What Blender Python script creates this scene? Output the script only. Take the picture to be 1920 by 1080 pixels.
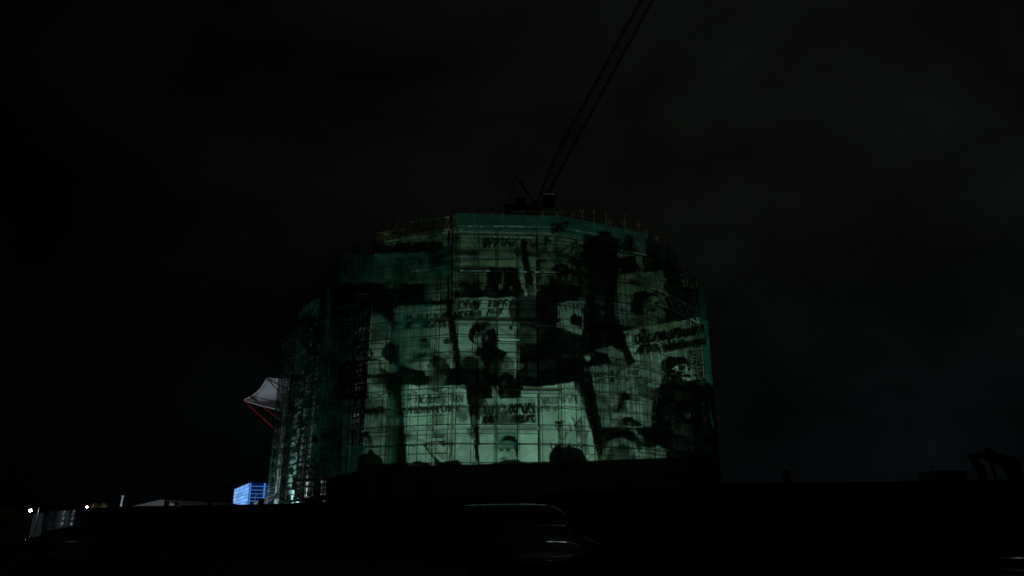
import bpy, bmesh, math, random
import numpy as np
from mathutils import Vector, Matrix

R = math.radians
random.seed(7)
rng = np.random.default_rng(11)
scene = bpy.context.scene
for o in list(bpy.data.objects):
    bpy.data.objects.remove(o)

# ------------------------------------------------------------------ camera
EYE = 1.6
FPX = 1387.0                       # focal length in pixels of the 1920 wide photograph
PITCH = math.atan(445.0 / FPX)
cam = bpy.data.cameras.new('camera')
cam.sensor_width = 36.0
cam.lens = 36.0 * FPX / 1920.0
cam.clip_start = 0.1
cam.clip_end = 6000
camo = bpy.data.objects.new('camera', cam)
scene.collection.objects.link(camo)
camo.location = (0, 0, EYE)
camo.rotation_euler = (math.pi / 2 + PITCH, 0, 0)
scene.camera = camo

# ------------------------------------------------------------------ world: overcast night sky
world = bpy.data.worlds.new('World')
scene.world = world
world.use_nodes = True
wn = world.node_tree
wn.nodes.clear()
w_out = wn.nodes.new('ShaderNodeOutputWorld')
w_bg = wn.nodes.new('ShaderNodeBackground')
w_sky = wn.nodes.new('ShaderNodeTexSky')
w_sky.sky_type = 'NISHITA'
w_sky.sun_disc = False
w_sky.sun_elevation = R(-7)
w_sky.sun_rotation = R(150)
w_tc = wn.nodes.new('ShaderNodeTexCoord')
w_map = wn.nodes.new('ShaderNodeMapping')
w_map.inputs['Scale'].default_value = (1.0, 1.0, 1.7)
w_map.inputs['Location'].default_value = (0.9, 2.3, 0.1)
w_n1 = wn.nodes.new('ShaderNodeTexNoise')
w_n1.inputs['Scale'].default_value = 3.1
w_n1.inputs['Detail'].default_value = 7
w_n1.inputs['Roughness'].default_value = 0.52
w_n1.inputs['Distortion'].default_value = 0.35
w_ramp = wn.nodes.new('ShaderNodeValToRGB')
w_ramp.color_ramp.interpolation = 'B_SPLINE'
e = w_ramp.color_ramp.elements
e[0].position = 0.36; e[0].color = (0.0009, 0.0011, 0.0010, 1)
e[1].position = 0.66; e[1].color = (0.0058, 0.0070, 0.0058, 1)
# glow of the town behind the right hand clouds: one broad gradient over the whole dome
w_sep = wn.nodes.new('ShaderNodeSeparateXYZ')
w_mr = wn.nodes.new('ShaderNodeMapRange')
w_mr.inputs['From Min'].default_value = -0.62
w_mr.inputs['From Max'].default_value = 0.55
w_mr.inputs['To Min'].default_value = 0.12
w_mr.inputs['To Max'].default_value = 1.0
w_mul = wn.nodes.new('ShaderNodeMix'); w_mul.data_type = 'RGBA'; w_mul.blend_type = 'MULTIPLY'
w_mul.inputs['Factor'].default_value = 1.0
w_add = wn.nodes.new('ShaderNodeMix'); w_add.data_type = 'RGBA'; w_add.blend_type = 'ADD'
w_add.inputs['Factor'].default_value = 0.006
L = wn.links.new
L(w_tc.outputs['Generated'], w_map.inputs['Vector'])
L(w_map.outputs['Vector'], w_n1.inputs['Vector'])
L(w_n1.outputs['Fac'], w_ramp.inputs['Fac'])
L(w_tc.outputs['Generated'], w_sep.inputs['Vector'])
L(w_sep.outputs['X'], w_mr.inputs['Value'])
L(w_ramp.outputs['Color'], w_mul.inputs['A'])
L(w_mr.outputs['Result'], w_mul.inputs['B'])
w_mz = wn.nodes.new('ShaderNodeMapRange')
w_mz.inputs['From Min'].default_value = 0.02; w_mz.inputs['From Max'].default_value = 0.38
w_tint = wn.nodes.new('ShaderNodeMix'); w_tint.data_type = 'RGBA'
w_tint.inputs['A'].default_value = (.42, .56, .86, 1); w_tint.inputs['B'].default_value = (1, 1, 1, 1)
w_mul2 = wn.nodes.new('ShaderNodeMix'); w_mul2.data_type = 'RGBA'; w_mul2.blend_type = 'MULTIPLY'; w_mul2.inputs['Factor'].default_value = 1.0
L(w_sep.outputs['Z'], w_mz.inputs['Value']); L(w_mz.outputs['Result'], w_tint.inputs['Factor'])
L(w_mul.outputs['Result'], w_mul2.inputs['A']); L(w_tint.outputs['Result'], w_mul2.inputs['B'])
L(w_mul2.outputs['Result'], w_add.inputs['A'])
L(w_sky.outputs['Color'], w_add.inputs['B'])
L(w_add.outputs['Result'], w_bg.inputs['Color'])
w_bg.inputs['Strength'].default_value = 1.0
L(w_bg.outputs['Background'], w_out.inputs['Surface'])

scene.view_settings.view_transform = 'Standard'
scene.view_settings.look = 'None'
scene.view_settings.exposure = 0.0
scene.view_settings.gamma = 1.0
scene.view_settings.use_curve_mapping = False
scene.render.engine = 'CYCLES'
scene.cycles.transparent_max_bounces = 16

# ------------------------------------------------------------------ the strongest light: a projector
PROJ = Vector((12.0, -4.0, 3.6))     # lens of the projector, on its tower beside the viewer
PROJ_AIM = Vector((-1.6, 82.0, 21.5))
PROJ_POWER = 265000.0
PROJ_COLOUR = (0.45, 1.0, 0.78)

CP, SP = math.cos(PITCH), math.sin(PITCH)
def at(px, py, Y):
    """point of the place seen at photograph position (px, py) at forward distance Y"""
    u = (px - 960) / FPX; v = (540 - py) / FPX
    d = Vector((u, CP - v * SP, SP + v * CP))
    d *= Y / d.y
    return Vector((d.x, d.y, d.z + EYE))
def to_px(x, y, z):
    z = z - EYE
    dep = y * CP + z * SP
    up = z * CP - y * SP
    return 960 + FPX * x / dep, 540 - FPX * up / dep

# ------------------------------------------------------------------ materials
def mat(name, base, rough=0.7, metal=0.0, var=0.25, scale=1.5, bump=0.0, coat=0.0, rnd=0.0, spec=None, detail=6):
    m = bpy.data.materials.new(name); m.use_nodes = True
    nt = m.node_tree; b = nt.nodes['Principled BSDF']
    b.inputs['Roughness'].default_value = rough
    b.inputs['Metallic'].default_value = metal
    b.inputs['Coat Weight'].default_value = coat
    b.inputs['Coat Roughness'].default_value = 0.04
    if spec is not None: b.inputs['Specular IOR Level'].default_value = spec
    tc = nt.nodes.new('ShaderNodeTexCoord')
    geo = nt.nodes.new('ShaderNodeNewGeometry')
    n = nt.nodes.new('ShaderNodeTexNoise')
    n.inputs['Scale'].default_value = scale; n.inputs['Detail'].default_value = detail
    nt.links.new(geo.outputs['Position'], n.inputs['Vector'])
    ramp = nt.nodes.new('ShaderNodeValToRGB')
    lo = [c * (1 - var) for c in base]; hi = [min(1, c * (1 + var)) for c in base]
    ramp.color_ramp.elements[0].color = (*lo, 1); ramp.color_ramp.elements[0].position = 0.3
    ramp.color_ramp.elements[1].color = (*hi, 1); ramp.color_ramp.elements[1].position = 0.7
    nt.links.new(n.outputs['Fac'], ramp.inputs['Fac'])
    col = ramp.outputs['Color']
    if rnd:
        oi = nt.nodes.new('ShaderNodeObjectInfo')
        mr = nt.nodes.new('ShaderNodeMapRange')
        mr.inputs['To Min'].default_value = 1 - rnd; mr.inputs['To Max'].default_value = 1.0
        nt.links.new(oi.outputs['Random'], mr.inputs['Value'])
        mx = nt.nodes.new('ShaderNodeMix'); mx.data_type = 'RGBA'; mx.blend_type = 'MULTIPLY'
        mx.inputs['Factor'].default_value = 1
        nt.links.new(col, mx.inputs['A']); nt.links.new(mr.outputs['Result'], mx.inputs['B'])
        col = mx.outputs['Result']
    nt.links.new(col, b.inputs['Base Color'])
    if bump:
        bp = nt.nodes.new('ShaderNodeBump'); bp.inputs['Strength'].default_value = bump
        bp.inputs['Distance'].default_value = 0.05
        nt.links.new(n.outputs['Fac'], bp.inputs['Height'])
        nt.links.new(bp.outputs['Normal'], b.inputs['Normal'])
    return m

def emit(name, colour, strength):
    m = bpy.data.materials.new(name); m.use_nodes = True
    b = m.node_tree.nodes['Principled BSDF']
    b.inputs['Base Color'].default_value = (0.02, 0.02, 0.02, 1)
    b.inputs['Emission Color'].default_value = (*colour, 1)
    b.inputs['Emission Strength'].default_value = strength
    return m

def net_mat(name, colour, see):
    m = bpy.data.materials.new(name); m.use_nodes = True
    nt = m.node_tree; nt.nodes.clear()
    out = nt.nodes.new('ShaderNodeOutputMaterial')
    geo = nt.nodes.new('ShaderNodeNewGeometry')
    mp = nt.nodes.new('ShaderNodeMapping'); mp.inputs['Scale'].default_value = (0.9, 0.9, 0.25)
    n = nt.nodes.new('ShaderNodeTexNoise'); n.inputs['Scale'].default_value = 1.2; n.inputs['Detail'].default_value = 8
    nt.links.new(geo.outputs['Position'], mp.inputs['Vector']); nt.links.new(mp.outputs['Vector'], n.inputs['Vector'])
    rp = nt.nodes.new('ShaderNodeValToRGB')
    rp.color_ramp.elements[0].position = .32; rp.color_ramp.elements[1].position = .68
    rp.color_ramp.elements[0].color = (*[c * .6 for c in colour], 1)
    rp.color_ramp.elements[1].color = (*[min(1, c * 1.25) for c in colour], 1)
    nt.links.new(n.outputs['Fac'], rp.inputs['Fac'])
    df = nt.nodes.new('ShaderNodeBsdfDiffuse'); tl = nt.nodes.new('ShaderNodeBsdfTranslucent')
    tr = nt.nodes.new('ShaderNodeBsdfTransparent')
    nt.links.new(rp.outputs['Color'], df.inputs['Color']); nt.links.new(rp.outputs['Color'], tl.inputs['Color'])
    m1 = nt.nodes.new('ShaderNodeMixShader'); m1.inputs['Fac'].default_value = .3
    nt.links.new(df.outputs[0], m1.inputs[1]); nt.links.new(tl.outputs[0], m1.inputs[2])
    mr = nt.nodes.new('ShaderNodeMapRange')
    mr.inputs['To Min'].default_value = max(0, see - .14); mr.inputs['To Max'].default_value = min(1, see + .14)
    nt.links.new(n.outputs['Fac'], mr.inputs['Value'])
    m2 = nt.nodes.new('ShaderNodeMixShader')
    nt.links.new(mr.outputs['Result'], m2.inputs['Fac'])
    nt.links.new(m1.outputs[0], m2.inputs[1]); nt.links.new(tr.outputs[0], m2.inputs[2])
    nt.links.new(m2.outputs[0], out.inputs['Surface'])
    return m

M = {
    'asphalt': mat('asphalt', (.035, .036, .038), .85, var=.3, scale=3, bump=.3),
    'paving': mat('paving', (.07, .07, .068), .85, var=.25, scale=2, rnd=.3),
    'kerb': mat('kerb_stone', (.10, .10, .095), .8, rnd=.25),
    'earth': mat('earth', (.035, .03, .024), .95, var=.4, scale=.4, bump=.5),
    'white_line': mat('road_paint', (.5, .5, .48), .7, var=.3, scale=6),
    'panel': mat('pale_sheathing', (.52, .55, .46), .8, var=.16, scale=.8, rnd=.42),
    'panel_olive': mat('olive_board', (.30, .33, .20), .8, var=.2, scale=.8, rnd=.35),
    'concrete': mat('concrete', (.30, .30, .27), .85, var=.25, scale=.9, bump=.2),
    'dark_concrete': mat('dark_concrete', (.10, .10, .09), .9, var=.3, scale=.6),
    'steel': mat('galvanised_tube', (.20, .20, .15), .55, metal=.3, var=.35, scale=2, rnd=.4),
    'rust_steel': mat('weathered_tube', (.22, .17, .08), .6, metal=.2, var=.35, scale=2, rnd=.4),
    'dark_steel': mat('dark_steel', (.03, .03, .03), .55, metal=.3, var=.3),
    'alu': mat('aluminium_beam', (.75, .80, .82), .35, metal=.55, var=.1),
    'board': mat('scaffold_board', (.20, .16, .10), .9, var=.35, scale=2.5, rnd=.4),
    'net': net_mat('green_net', (.045, .26, .20), .48),
    'net_thin': net_mat('thin_green_net', (.04, .24, .18), .60),
    'white_sheet': mat('white_sheeting', (.75, .78, .80), .6, var=.12),
    'prop': mat('prop_paint', (.42, .20, .07), .6, var=.3, rnd=.4),
    'timber': mat('formwork_timber', (.34, .17, .09), .8, var=.3, scale=3, rnd=.4),
    'ply': mat('birch_ply', (.36, .31, .19), .7, var=.15),
    'crane_red': mat('crane_red', (.62, .13, .08), .5, var=.3),
    'red_tube': mat('red_paint', (.36, .022, .022), .4, var=.15),
    'fabric': mat('canopy_fabric', (.72, .74, .76), .8, var=.06, scale=.3),
    'cable': mat('steel_cable', (.5, .5, .5), .4, metal=.8),
    'hoarding': mat('black_hoarding', (.012, .012, .013), .95, var=.3, scale=1.2, rnd=.3, spec=.02),
    'corrugated': mat('corrugated_steel', (.22, .27, .28), .42, metal=.5, var=.3, scale=1, rnd=.2),
    'post': mat('black_post', (.02, .019, .017), .8, rnd=.3),
    'black_paint': mat('black_car_paint', (.008, .008, .009), .25, var=.1, coat=.9),
    'navy_paint': mat('navy_car_paint', (.008, .010, .018), .25, var=.1, coat=.9),
    'grey_paint': mat('charcoal_car_paint', (.014, .015, .015), .25, var=.1, coat=.9),
    'glass': mat('tinted_glass', (.006, .007, .008), .03, var=.1, coat=.5),
    'rubber': mat('tyre_rubber', (.012, .012, .012), .9, var=.2),
    'alloy': mat('alloy_rim', (.12, .12, .12), .35, metal=.8, var=.1),
    'trim': mat('black_trim', (.01, .01, .01), .5, var=.1),
    'chrome': mat('chrome_trim', (.7, .7, .7), .12, metal=1.0, var=.05),
    'lamp_red': mat('tail_lens', (.12, .004, .004), .15, var=.1, coat=.6),
    'lamp_clear': mat('head_lens', (.25, .26, .27), .08, var=.1, coat=.8),
    'plate': mat('number_plate', (.25, .25, .22), .6, var=.05),
    'tent': mat('marquee_pvc', (.66, .69, .72), .6, var=.08, scale=.3),
    'cabin': mat('cabin_cladding', (.32, .27, .13), .7, var=.2),
    'container': mat('container_paint', (.07, .075, .06), .6, var=.25),
    'digger': mat('digger_paint', (.28, .035, .015), .5, var=.3),
    'blue_clad': mat('blue_cladding', (.10, .26, .62), .5, var=.08, scale=.05),
    'navy_glass': mat('dark_blue_glass', (.02, .05, .16), .2, var=.1),
    'roof_felt': mat('roof_felt', (.08, .08, .08), .9),
    'lamp_body': mat('lamp_housing', (.05, .05, .05), .5),
    'led': emit('led_white', (.80, .92, 1.0), 140),
    'led_warm': emit('led_warm', (1.0, .74, .36), 70),
    'flood_face': emit('floodlight_face', (.85, .97, 1.0), 6),
    'blue_lit': emit('blue_lit_pane', (.17, .42, .90), 1.1),
    'blue_dim': emit('blue_dim_pane', (.010, .045, .26), .14),
    'blue_edge': emit('blue_spill_edge', (.10, .34, .95), .55),  # slabs and piers glow: blue spill light put into their colour
    'tube': emit('glint_tube', (.78, .95, 1.0), 65.0),  # added emitter behind the viewer, for glints on the vehicles
    'crane_cab_lamp': emit('cab_lamp', (.20, .30, .62), .05),
}
# blue panes differ a little from one another
for key in ('blue_lit', 'blue_dim'):
    nt = M[key].node_tree; b = nt.nodes['Principled BSDF']
    oi = nt.nodes.new('ShaderNodeObjectInfo'); mr = nt.nodes.new('ShaderNodeMapRange')
    s = b.inputs['Emission Strength'].default_value
    mr.inputs['To Min'].default_value = s * .62; mr.inputs['To Max'].default_value = s * 1.15
    nt.links.new(oi.outputs['Random'], mr.inputs['Value']); nt.links.new(mr.outputs['Result'], b.inputs['Emission Strength'])

# ------------------------------------------------------------------ object helpers
COL = scene.collection
def link(o, parent=None):
    COL.objects.link(o)
    if parent is not None:
        o.parent = parent
        o.matrix_parent_inverse = WORLD[parent.name].inverted()
    return o
WORLD = {}
def thing(name, loc, label, cat, group=None):
    o = bpy.data.objects.new(name, None)
    o.empty_display_size = .3
    o.location = loc
    COL.objects.link(o)
    WORLD[o.name] = Matrix.Translation(Vector(loc))
    o['label'] = label; o['category'] = cat
    if group: o['group'] = group
    return o
def tag(o, label, cat, group=None):
    o['label'] = label; o['category'] = cat
    if group: o['group'] = group
    return o
def place(name, me, mtx, parent):
    o = bpy.data.objects.new(name, me)
    o.matrix_basis = mtx
    WORLD[o.name] = mtx
    return link(o, parent)
def mesh(name, verts, faces, m, smooth=False):
    me = bpy.data.meshes.new(name)
    me.from_pydata([tuple(v) for v in verts], [], faces)
    me.materials.append(M[m] if isinstance(m, str) else m)
    if smooth:
        me.polygons.foreach_set('use_smooth', [True] * len(me.polygons))
    me.update()
    return me
I4 = Matrix.Identity(4)

_cache = {}
def tube_mesh(m, n=8):
    k = ('tube', m, n)
    if k not in _cache:
        v = []; f = []
        for i in range(n):
            a = 2 * math.pi * i / n
            v += [(math.cos(a), math.sin(a), 0), (math.cos(a), math.sin(a), 1)]
        for i in range(n):
            j = (i + 1) % n
            f.append((2 * i, 2 * j, 2 * j + 1, 2 * i + 1))
        f.append(tuple(2 * i for i in reversed(range(n)))); f.append(tuple(2 * i + 1 for i in range(n)))
        me = mesh('tube_' + m, v, f, m)
        for p in me.polygons[:n]: p.use_smooth = True
        _cache[k] = me
    return _cache[k]
def tube(name, a, b, r, m, parent, n=8):
    a = Vector(a); b = Vector(b); d = b - a
    q = d.to_track_quat('Z', 'Y')
    mtx = Matrix.Translation(a) @ q.to_matrix().to_4x4() @ Matrix.Diagonal((r, r, d.length, 1))
    return place(name, tube_mesh(m, n), mtx, parent)
def box_mesh(m):
    k = ('box', m)
    if k not in _cache:
        v = [(x, y, z) for x in (-.5, .5) for y in (-.5, .5) for z in (-.5, .5)]
        f = [(0, 1, 3, 2), (4, 6, 7, 5), (0, 4, 5, 1), (2, 3, 7, 6), (0, 2, 6, 4), (1, 5, 7, 3)]
        _cache[k] = mesh('box_' + m, v, f, m)
    return _cache[k]
def box(name, c, size, m, parent, rz=0.0, rot=None):
    rm = rot if rot is not None else Matrix.Rotation(rz, 4, 'Z')
    mtx = Matrix.Translation(Vector(c)) @ rm @ Matrix.Diagonal((*size, 1))
    return place(name, box_mesh(m), mtx, parent)
def beam(name, a, b, w, h, m, parent):
    """box from a to b, w wide horizontally, h tall"""
    a = Vector(a); b = Vector(b); d = b - a
    x = d.normalized(); up = Vector((0, 0, 1))
    if abs(x.dot(up)) > .98: up = Vector((0, 1, 0))
    y = up.cross(x).normalized(); z = x.cross(y)
    rot = Matrix((x, y, z)).transposed().to_4x4()
    return box(name, (a + b) / 2, (d.length, w, h), m, parent, rot=rot)

class MB:                                   # mesh collector for one part
    def __init__(s): s.v = []; s.f = []
    def add(s, v, f):
        k = len(s.v); s.v += [tuple(p) for p in v]; s.f += [tuple(i + k for i in q) for q in f]
    def box(s, c, size, rot=None):
        m = rot or Matrix.Identity(3)
        v = [Vector(c) + m @ Vector((x * size[0] / 2, y * size[1] / 2, z * size[2] / 2)) for x in (-1, 1) for y in (-1, 1) for z in (-1, 1)]
        s.add(v, [(0, 1, 3, 2), (4, 6, 7, 5), (0, 4, 5, 1), (2, 3, 7, 6), (0, 2, 6, 4), (1, 5, 7, 3)])
    def tube(s, a, b, r, n=6):
        a = Vector(a); b = Vector(b); q = (b - a).to_track_quat('Z', 'Y')
        v = []
        for i in range(n):
            t = 2 * math.pi * i / n
            o = q @ Vector((math.cos(t) * r, math.sin(t) * r, 0))
            v += [a + o, b + o]
        f = [(2 * i, 2 * ((i + 1) % n), 2 * ((i + 1) % n) + 1, 2 * i + 1) for i in range(n)]
        f += [tuple(2 * i for i in reversed(range(n))), tuple(2 * i + 1 for i in range(n))]
        s.add(v, f)
    def build(s, name, m, parent, smooth=False, mtx=I4):
        return place(name, mesh(name, s.v, s.f, m, smooth), mtx, parent)

# ------------------------------------------------------------------ ground, road, pavement
def structure(o): o['kind'] = 'structure'; return o
def sheet(name, pts, z, m):
    return structure(place(name, mesh(name, [(p[0], p[1], z) for p in pts], [tuple(range(len(pts)))], m), I4, None))
gv = [(-2500, -2500, 0), (2500, -2500, 0), (2500, 2500, 0), (-2500, 2500, 0)]
structure(place('ground', mesh('ground', gv, [(0, 1, 2, 3)], 'earth'), I4, None))

# line of the hoarding, worked out from where its top edge meets the sky in the photograph
HH = 3.0
def hoard_pt(px, py):
    u = (px - 960) / FPX; v = (540 - py) / FPX
    d = Vector((u, CP - v * SP, SP + v * CP)); t = (HH - EYE) / d.z
    return Vector((d.x * t, d.y * t, 0))
HP = [hoard_pt(*p) for p in ((84, 957.5), (245, 950.5), (500, 946.5), (740, 938.5), (900, 935), (1370, 909.5), (1840, 903), (2200, 899))]
def offset(poly, d):
    out = []
    for i, p in enumerate(poly):
        a = poly[max(0, i - 1)]; b = poly[min(len(poly) - 1, i + 1)]
        t = (b - a).normalized(); n = Vector((t.y, -t.x, 0))        # towards the camera
        out.append(p + n * d)
    return out
def ribbon(name, poly, d0, d1, z, m, z1=None):
    a = offset(poly, d0); b = offset(poly, d1)
    v = [(p.x, p.y, z) for p in a] + [(p.x, p.y, z if z1 is None else z1) for p in b]
    n = len(poly)
    return structure(place(name, mesh(name, v, [(i, i + n, i + n + 1, i + 1) for i in range(n - 1)], m), I4, None))
EXT = [HP[0] + (HP[0] - HP[1]).normalized() * 120] + HP + [HP[-1] + (HP[-1] - HP[-2]).normalized() * 60]
ribbon('road', EXT, 3.0, 16.0, .004, 'asphalt')
ribbon('pavement', EXT, -.4, 2.8, .12, 'paving')
def run(poly, step):
    """points and headings every `step` metres along a polyline"""
    out = []; carry = 0.0
    for a, b in zip(poly[:-1], poly[1:]):
        L_ = (b - a).length; t = (b - a) / L_; s = carry
        while s < L_:
            out.append((a + t * s, t)); s += step
        carry = s - L_
    return out
kerb_line = offset(EXT, 2.9)
kerb = structure(thing('kerb', kerb_line[4], 'grey stone kerb along the road', 'kerb'))
for k in ('label', 'category'): del kerb[k]
kr = [q for q in run(kerb_line, 1.83) if q[0].x > -60 and q[0].x < 40][:290]
for p, t in kr:
    box('kerb_stone', (p.x, p.y, .07), (1.80, .2, .14), 'kerb', kerb, rz=math.atan2(t.y, t.x))
lane = offset(EXT, 9.5)
mk = structure(thing('lane_marking', lane[4], 'white dashed centre line', 'road marking'))
for k in ('label', 'category'): del mk[k]
for p, t in [q for q in run(lane, 6.0) if -60 < q[0].x < 40]:
    n = Vector((-t.y, t.x, 0)) * .06
    v = [p - n, p + t * 2 - n, p + t * 2 + n, p + n]
    place('dash', mesh('dash', [(q.x, q.y, .009) for q in v], [(0, 1, 2, 3)], 'white_line'), I4, mk)

# ------------------------------------------------------------------ drum shaped building
RAD = 31.7; DC = 111.7; OFF = R(-1.15)
CEN = Vector((DC * math.sin(OFF), DC * math.cos(OFF), 0))
TWD = Vector((-math.sin(OFF), -math.cos(OFF), 0))       # from the centre towards the viewer
RGT = Vector((-TWD.y, TWD.x, 0))
STEP = 22.5
def drum(phi, rad, z=0.0):
    a = R(phi)
    p = CEN + (RGT * math.sin(a) + TWD * math.cos(a)) * rad
    return Vector((p.x, p.y, z))
def vphi(k): return -9 + STEP * k
def fpt(k, t, rad, z=0.0):
    """point at fraction t along the straight side k of the sixteen sided drum"""
    return drum(vphi(k), rad, z).lerp(drum(vphi(k + 1), rad, z), t)
FACETS = list(range(-4, 5))
BAYS = 5
TOP = {-4: 31, -3: 31, -2: 32, -1: 32.5, 0: 36.4, 1: 36.4, 2: 35.6, 3: 34.6, 4: 34}
LIFT = 2.0
def top_at(k, i): return 31.0 + .72 * i if k == -2 else TOP[k]
OPEN = (-4, -3, -2)                                      # sides where the scaffold stands open, wall set far back

bld = thing('drum_building', (CEN.x, CEN.y, 0), 'round tower under construction, pale wall panels behind its scaffold, pictures projected on it', 'building')
WALL_R = RAD - 2.3
for k in range(-8, 8):
    rear = k not in FACETS
    back = k in OPEN
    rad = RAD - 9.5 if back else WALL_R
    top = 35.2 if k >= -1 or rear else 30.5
    st = 4.0
    for s in range(9):
        z0 = s * st; z1 = min(top, z0 + st)
        if z0 >= top: break
        # floor slab edge
        a = fpt(k, 0, rad + .12); b = fpt(k, 1, rad + .12)
        a.z = b.z = z1 - .14
        beam('floor_slab', a, b, .5, .30, 'concrete', bld)
        if rear:
            a = fpt(k, 0, rad); b = fpt(k, 1, rad); a.z = b.z = (z0 + z1) / 2
            beam('wall_panel', a, b, .2, z1 - z0 - .3, 'concrete', bld)
            continue
        for i in range(BAYS if not back else 2):
            n = BAYS if not back else 2
            g = .012
            a = fpt(k, i / n + g / 2, rad); b = fpt(k, (i + 1) / n - g / 2, rad)
            zc = (z0 + z1 - .30) / 2
            a.z = b.z = zc
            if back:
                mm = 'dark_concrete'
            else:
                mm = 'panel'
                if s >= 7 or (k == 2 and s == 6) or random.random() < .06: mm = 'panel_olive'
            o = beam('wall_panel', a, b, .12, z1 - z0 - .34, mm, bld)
# joints stand in front of a dark inner shell, roof slab on top
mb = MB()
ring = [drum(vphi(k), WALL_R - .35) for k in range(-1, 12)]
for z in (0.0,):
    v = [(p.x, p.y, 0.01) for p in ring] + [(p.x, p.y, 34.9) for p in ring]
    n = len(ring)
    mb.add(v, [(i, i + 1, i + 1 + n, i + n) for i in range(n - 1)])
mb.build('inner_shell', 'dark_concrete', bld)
mb = MB()
ring = [drum(vphi(k), WALL_R + .3) for k in range(-1, 13)]
ring += [drum(vphi(k), RAD - 9.3) for k in (-4, -3, -2)]
n = len(ring)
mb.add([(p.x, p.y, 35.22) for p in ring] + [(p.x, p.y, 35.5) for p in ring],
       [tuple(reversed(range(n))), tuple(range(n, 2 * n))] + [(i, (i + 1) % n, (i + 1) % n + n, i + n) for i in range(n)])
mb.build('roof_slab', 'concrete', bld)

# ------------------------------------------------------------------ scaffold round it
sc = thing('scaffold', drum(0, RAD + 0.2), 'tall steel tube scaffold wrapped round the tower, partly hung with green netting', 'scaffold')
for k in FACETS:
    top = TOP[k]
    for i in range(BAYS + (1 if k == FACETS[-1] else 0)):
        for r in (RAD, RAD - 1.25):
            if r != RAD and i % 2 and k not in OPEN: continue
            t_ = top_at(k, i) - (0 if r == RAD else .5)
            jit = random.uniform(-.3, .25)
            a = fpt(k, i / BAYS, r, .05); b = fpt(k, i / BAYS, r, t_ + jit)
            tube('standard', a, b, .036, 'rust_steel' if random.random() < .45 else 'steel', sc, 6)
    nl = int(top / LIFT)
    for l in range(1, nl + 1):
        z = l * LIFT
        if z > top: break
        dz = random.uniform(-.05, .05)
        tube('ledger', fpt(k, -.01, RAD + .07, z + dz), fpt(k, 1.01, RAD + .07, z + random.uniform(-.05, .05)), .031, 'steel', sc, 6)
        if l % 2 or k in OPEN: tube('inner_ledger', fpt(k, -.01, RAD - 1.32, z), fpt(k, 1.01, RAD - 1.32, z), .028, 'steel', sc, 6)
        if random.random() < .85:
            t0 = random.choice((0, 0, 0, .2, .4)); t1 = random.choice((1, 1, 1, .8, .6))
            tube('guard_rail', fpt(k, t0, RAD + .06, z + 1.0), fpt(k, t1, RAD + .06, z + 1.0 + random.uniform(-.06, .06)), .025, 'rust_steel' if random.random() < .4 else 'steel', sc, 6)
        # boarded lifts, some bays left open
        if k not in OPEN:
            i = 0
            while i < BAYS:
                w = random.choice((1, 2, 2, 3)); j = min(BAYS, i + w)
                if random.random() < .26:
                    a = fpt(k, i / BAYS, RAD - .62, z - .09); b = fpt(k, j / BAYS, RAD - .62, z - .09)
                    beam('deck_board', a, b, 1.05, .055, 'board', sc)
                    if random.random() < .35:
                        a = fpt(k, i / BAYS, RAD + .01, z + .06); b = fpt(k, j / BAYS, RAD + .01, z + .06)
                        beam('toe_board', a, b, .04, .2, 'board', sc)
                i = j
    # diagonal braces
    for i in range(BAYS):
        for l in range(0, nl - 1):
            if random.random() < (.17 if k not in OPEN else .12):
                up = random.random() < .5
                span = random.choice((1, 1, 2))
                if i + span > BAYS: span = 1
                z0 = l * LIFT + .1; z1 = z0 + LIFT * random.choice((1, 1, 1.5)) - .2
                if z1 > top: continue
                if not up: z0, z1 = z1, z0
                tube('brace', fpt(k, i / BAYS, RAD + .13, z0), fpt(k, (i + span) / BAYS, RAD + .13, z1), .027, 'rust_steel' if random.random() < .6 else 'steel', sc, 6)
# short cross tubes: too many and too small to pick apart
mb = MB()
for k in FACETS:
    for i in range(BAYS):
        for l in range(1, int(TOP[k] / LIFT) + 1):
            z = l * LIFT - .05
            mb.tube(fpt(k, i / BAYS, RAD + .12, z), fpt(k, i / BAYS, RAD - 1.9, z), .03, 5)
o = mb.build('transom', 'steel', sc); o['kind'] = 'stuff'
# deep birdcage of tubes on the open sides
mb = MB()
for k in OPEN:
    for row in (0, 1, 2):
        r = RAD - 1.5 - row * 1.1
        for i in range(0, BAYS * 3):
            mb.tube(fpt(k, (i + .33 * row) / BAYS / 3, r, .05), fpt(k, (i + .33 * row) / BAYS / 3, r, TOP[k] - 1), .055, 5)
        for l in range(1, 41):
            z = l * .75 + .25 * row
            mb.tube(fpt(k, -.01, r, z), fpt(k, 1.01, r, z), .06 if l % 3 else .12, 5)
o = mb.build('birdcage_tube', 'dark_steel', sc); o['kind'] = 'stuff'
# bright aluminium beams laid across some bays
for (k, t0, t1, z, r) in ((0, .28, .95, 35.0, .16), (0, .02, .40, 34.9, .16), (0, .36, .72, 33.6, .17), (0, .34, .58, 26.0, .16),
                          (1, .02, .42, 35.0, .16), (0, .05, .45, 29.4, .12), (0, .48, .98, 29.4, .12), (0, .74, .92, 23.0, .14),
                          (0, .42, .60, 21.3, .14), (-1, .55, .98, 29.9, .12), (1, .50, .98, 33.5, .12)):
    beam('aluminium_beam', fpt(k, t0, RAD + r, z), fpt(k, t1, RAD + r, z + .03), .10, .17, 'alu', sc)
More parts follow.
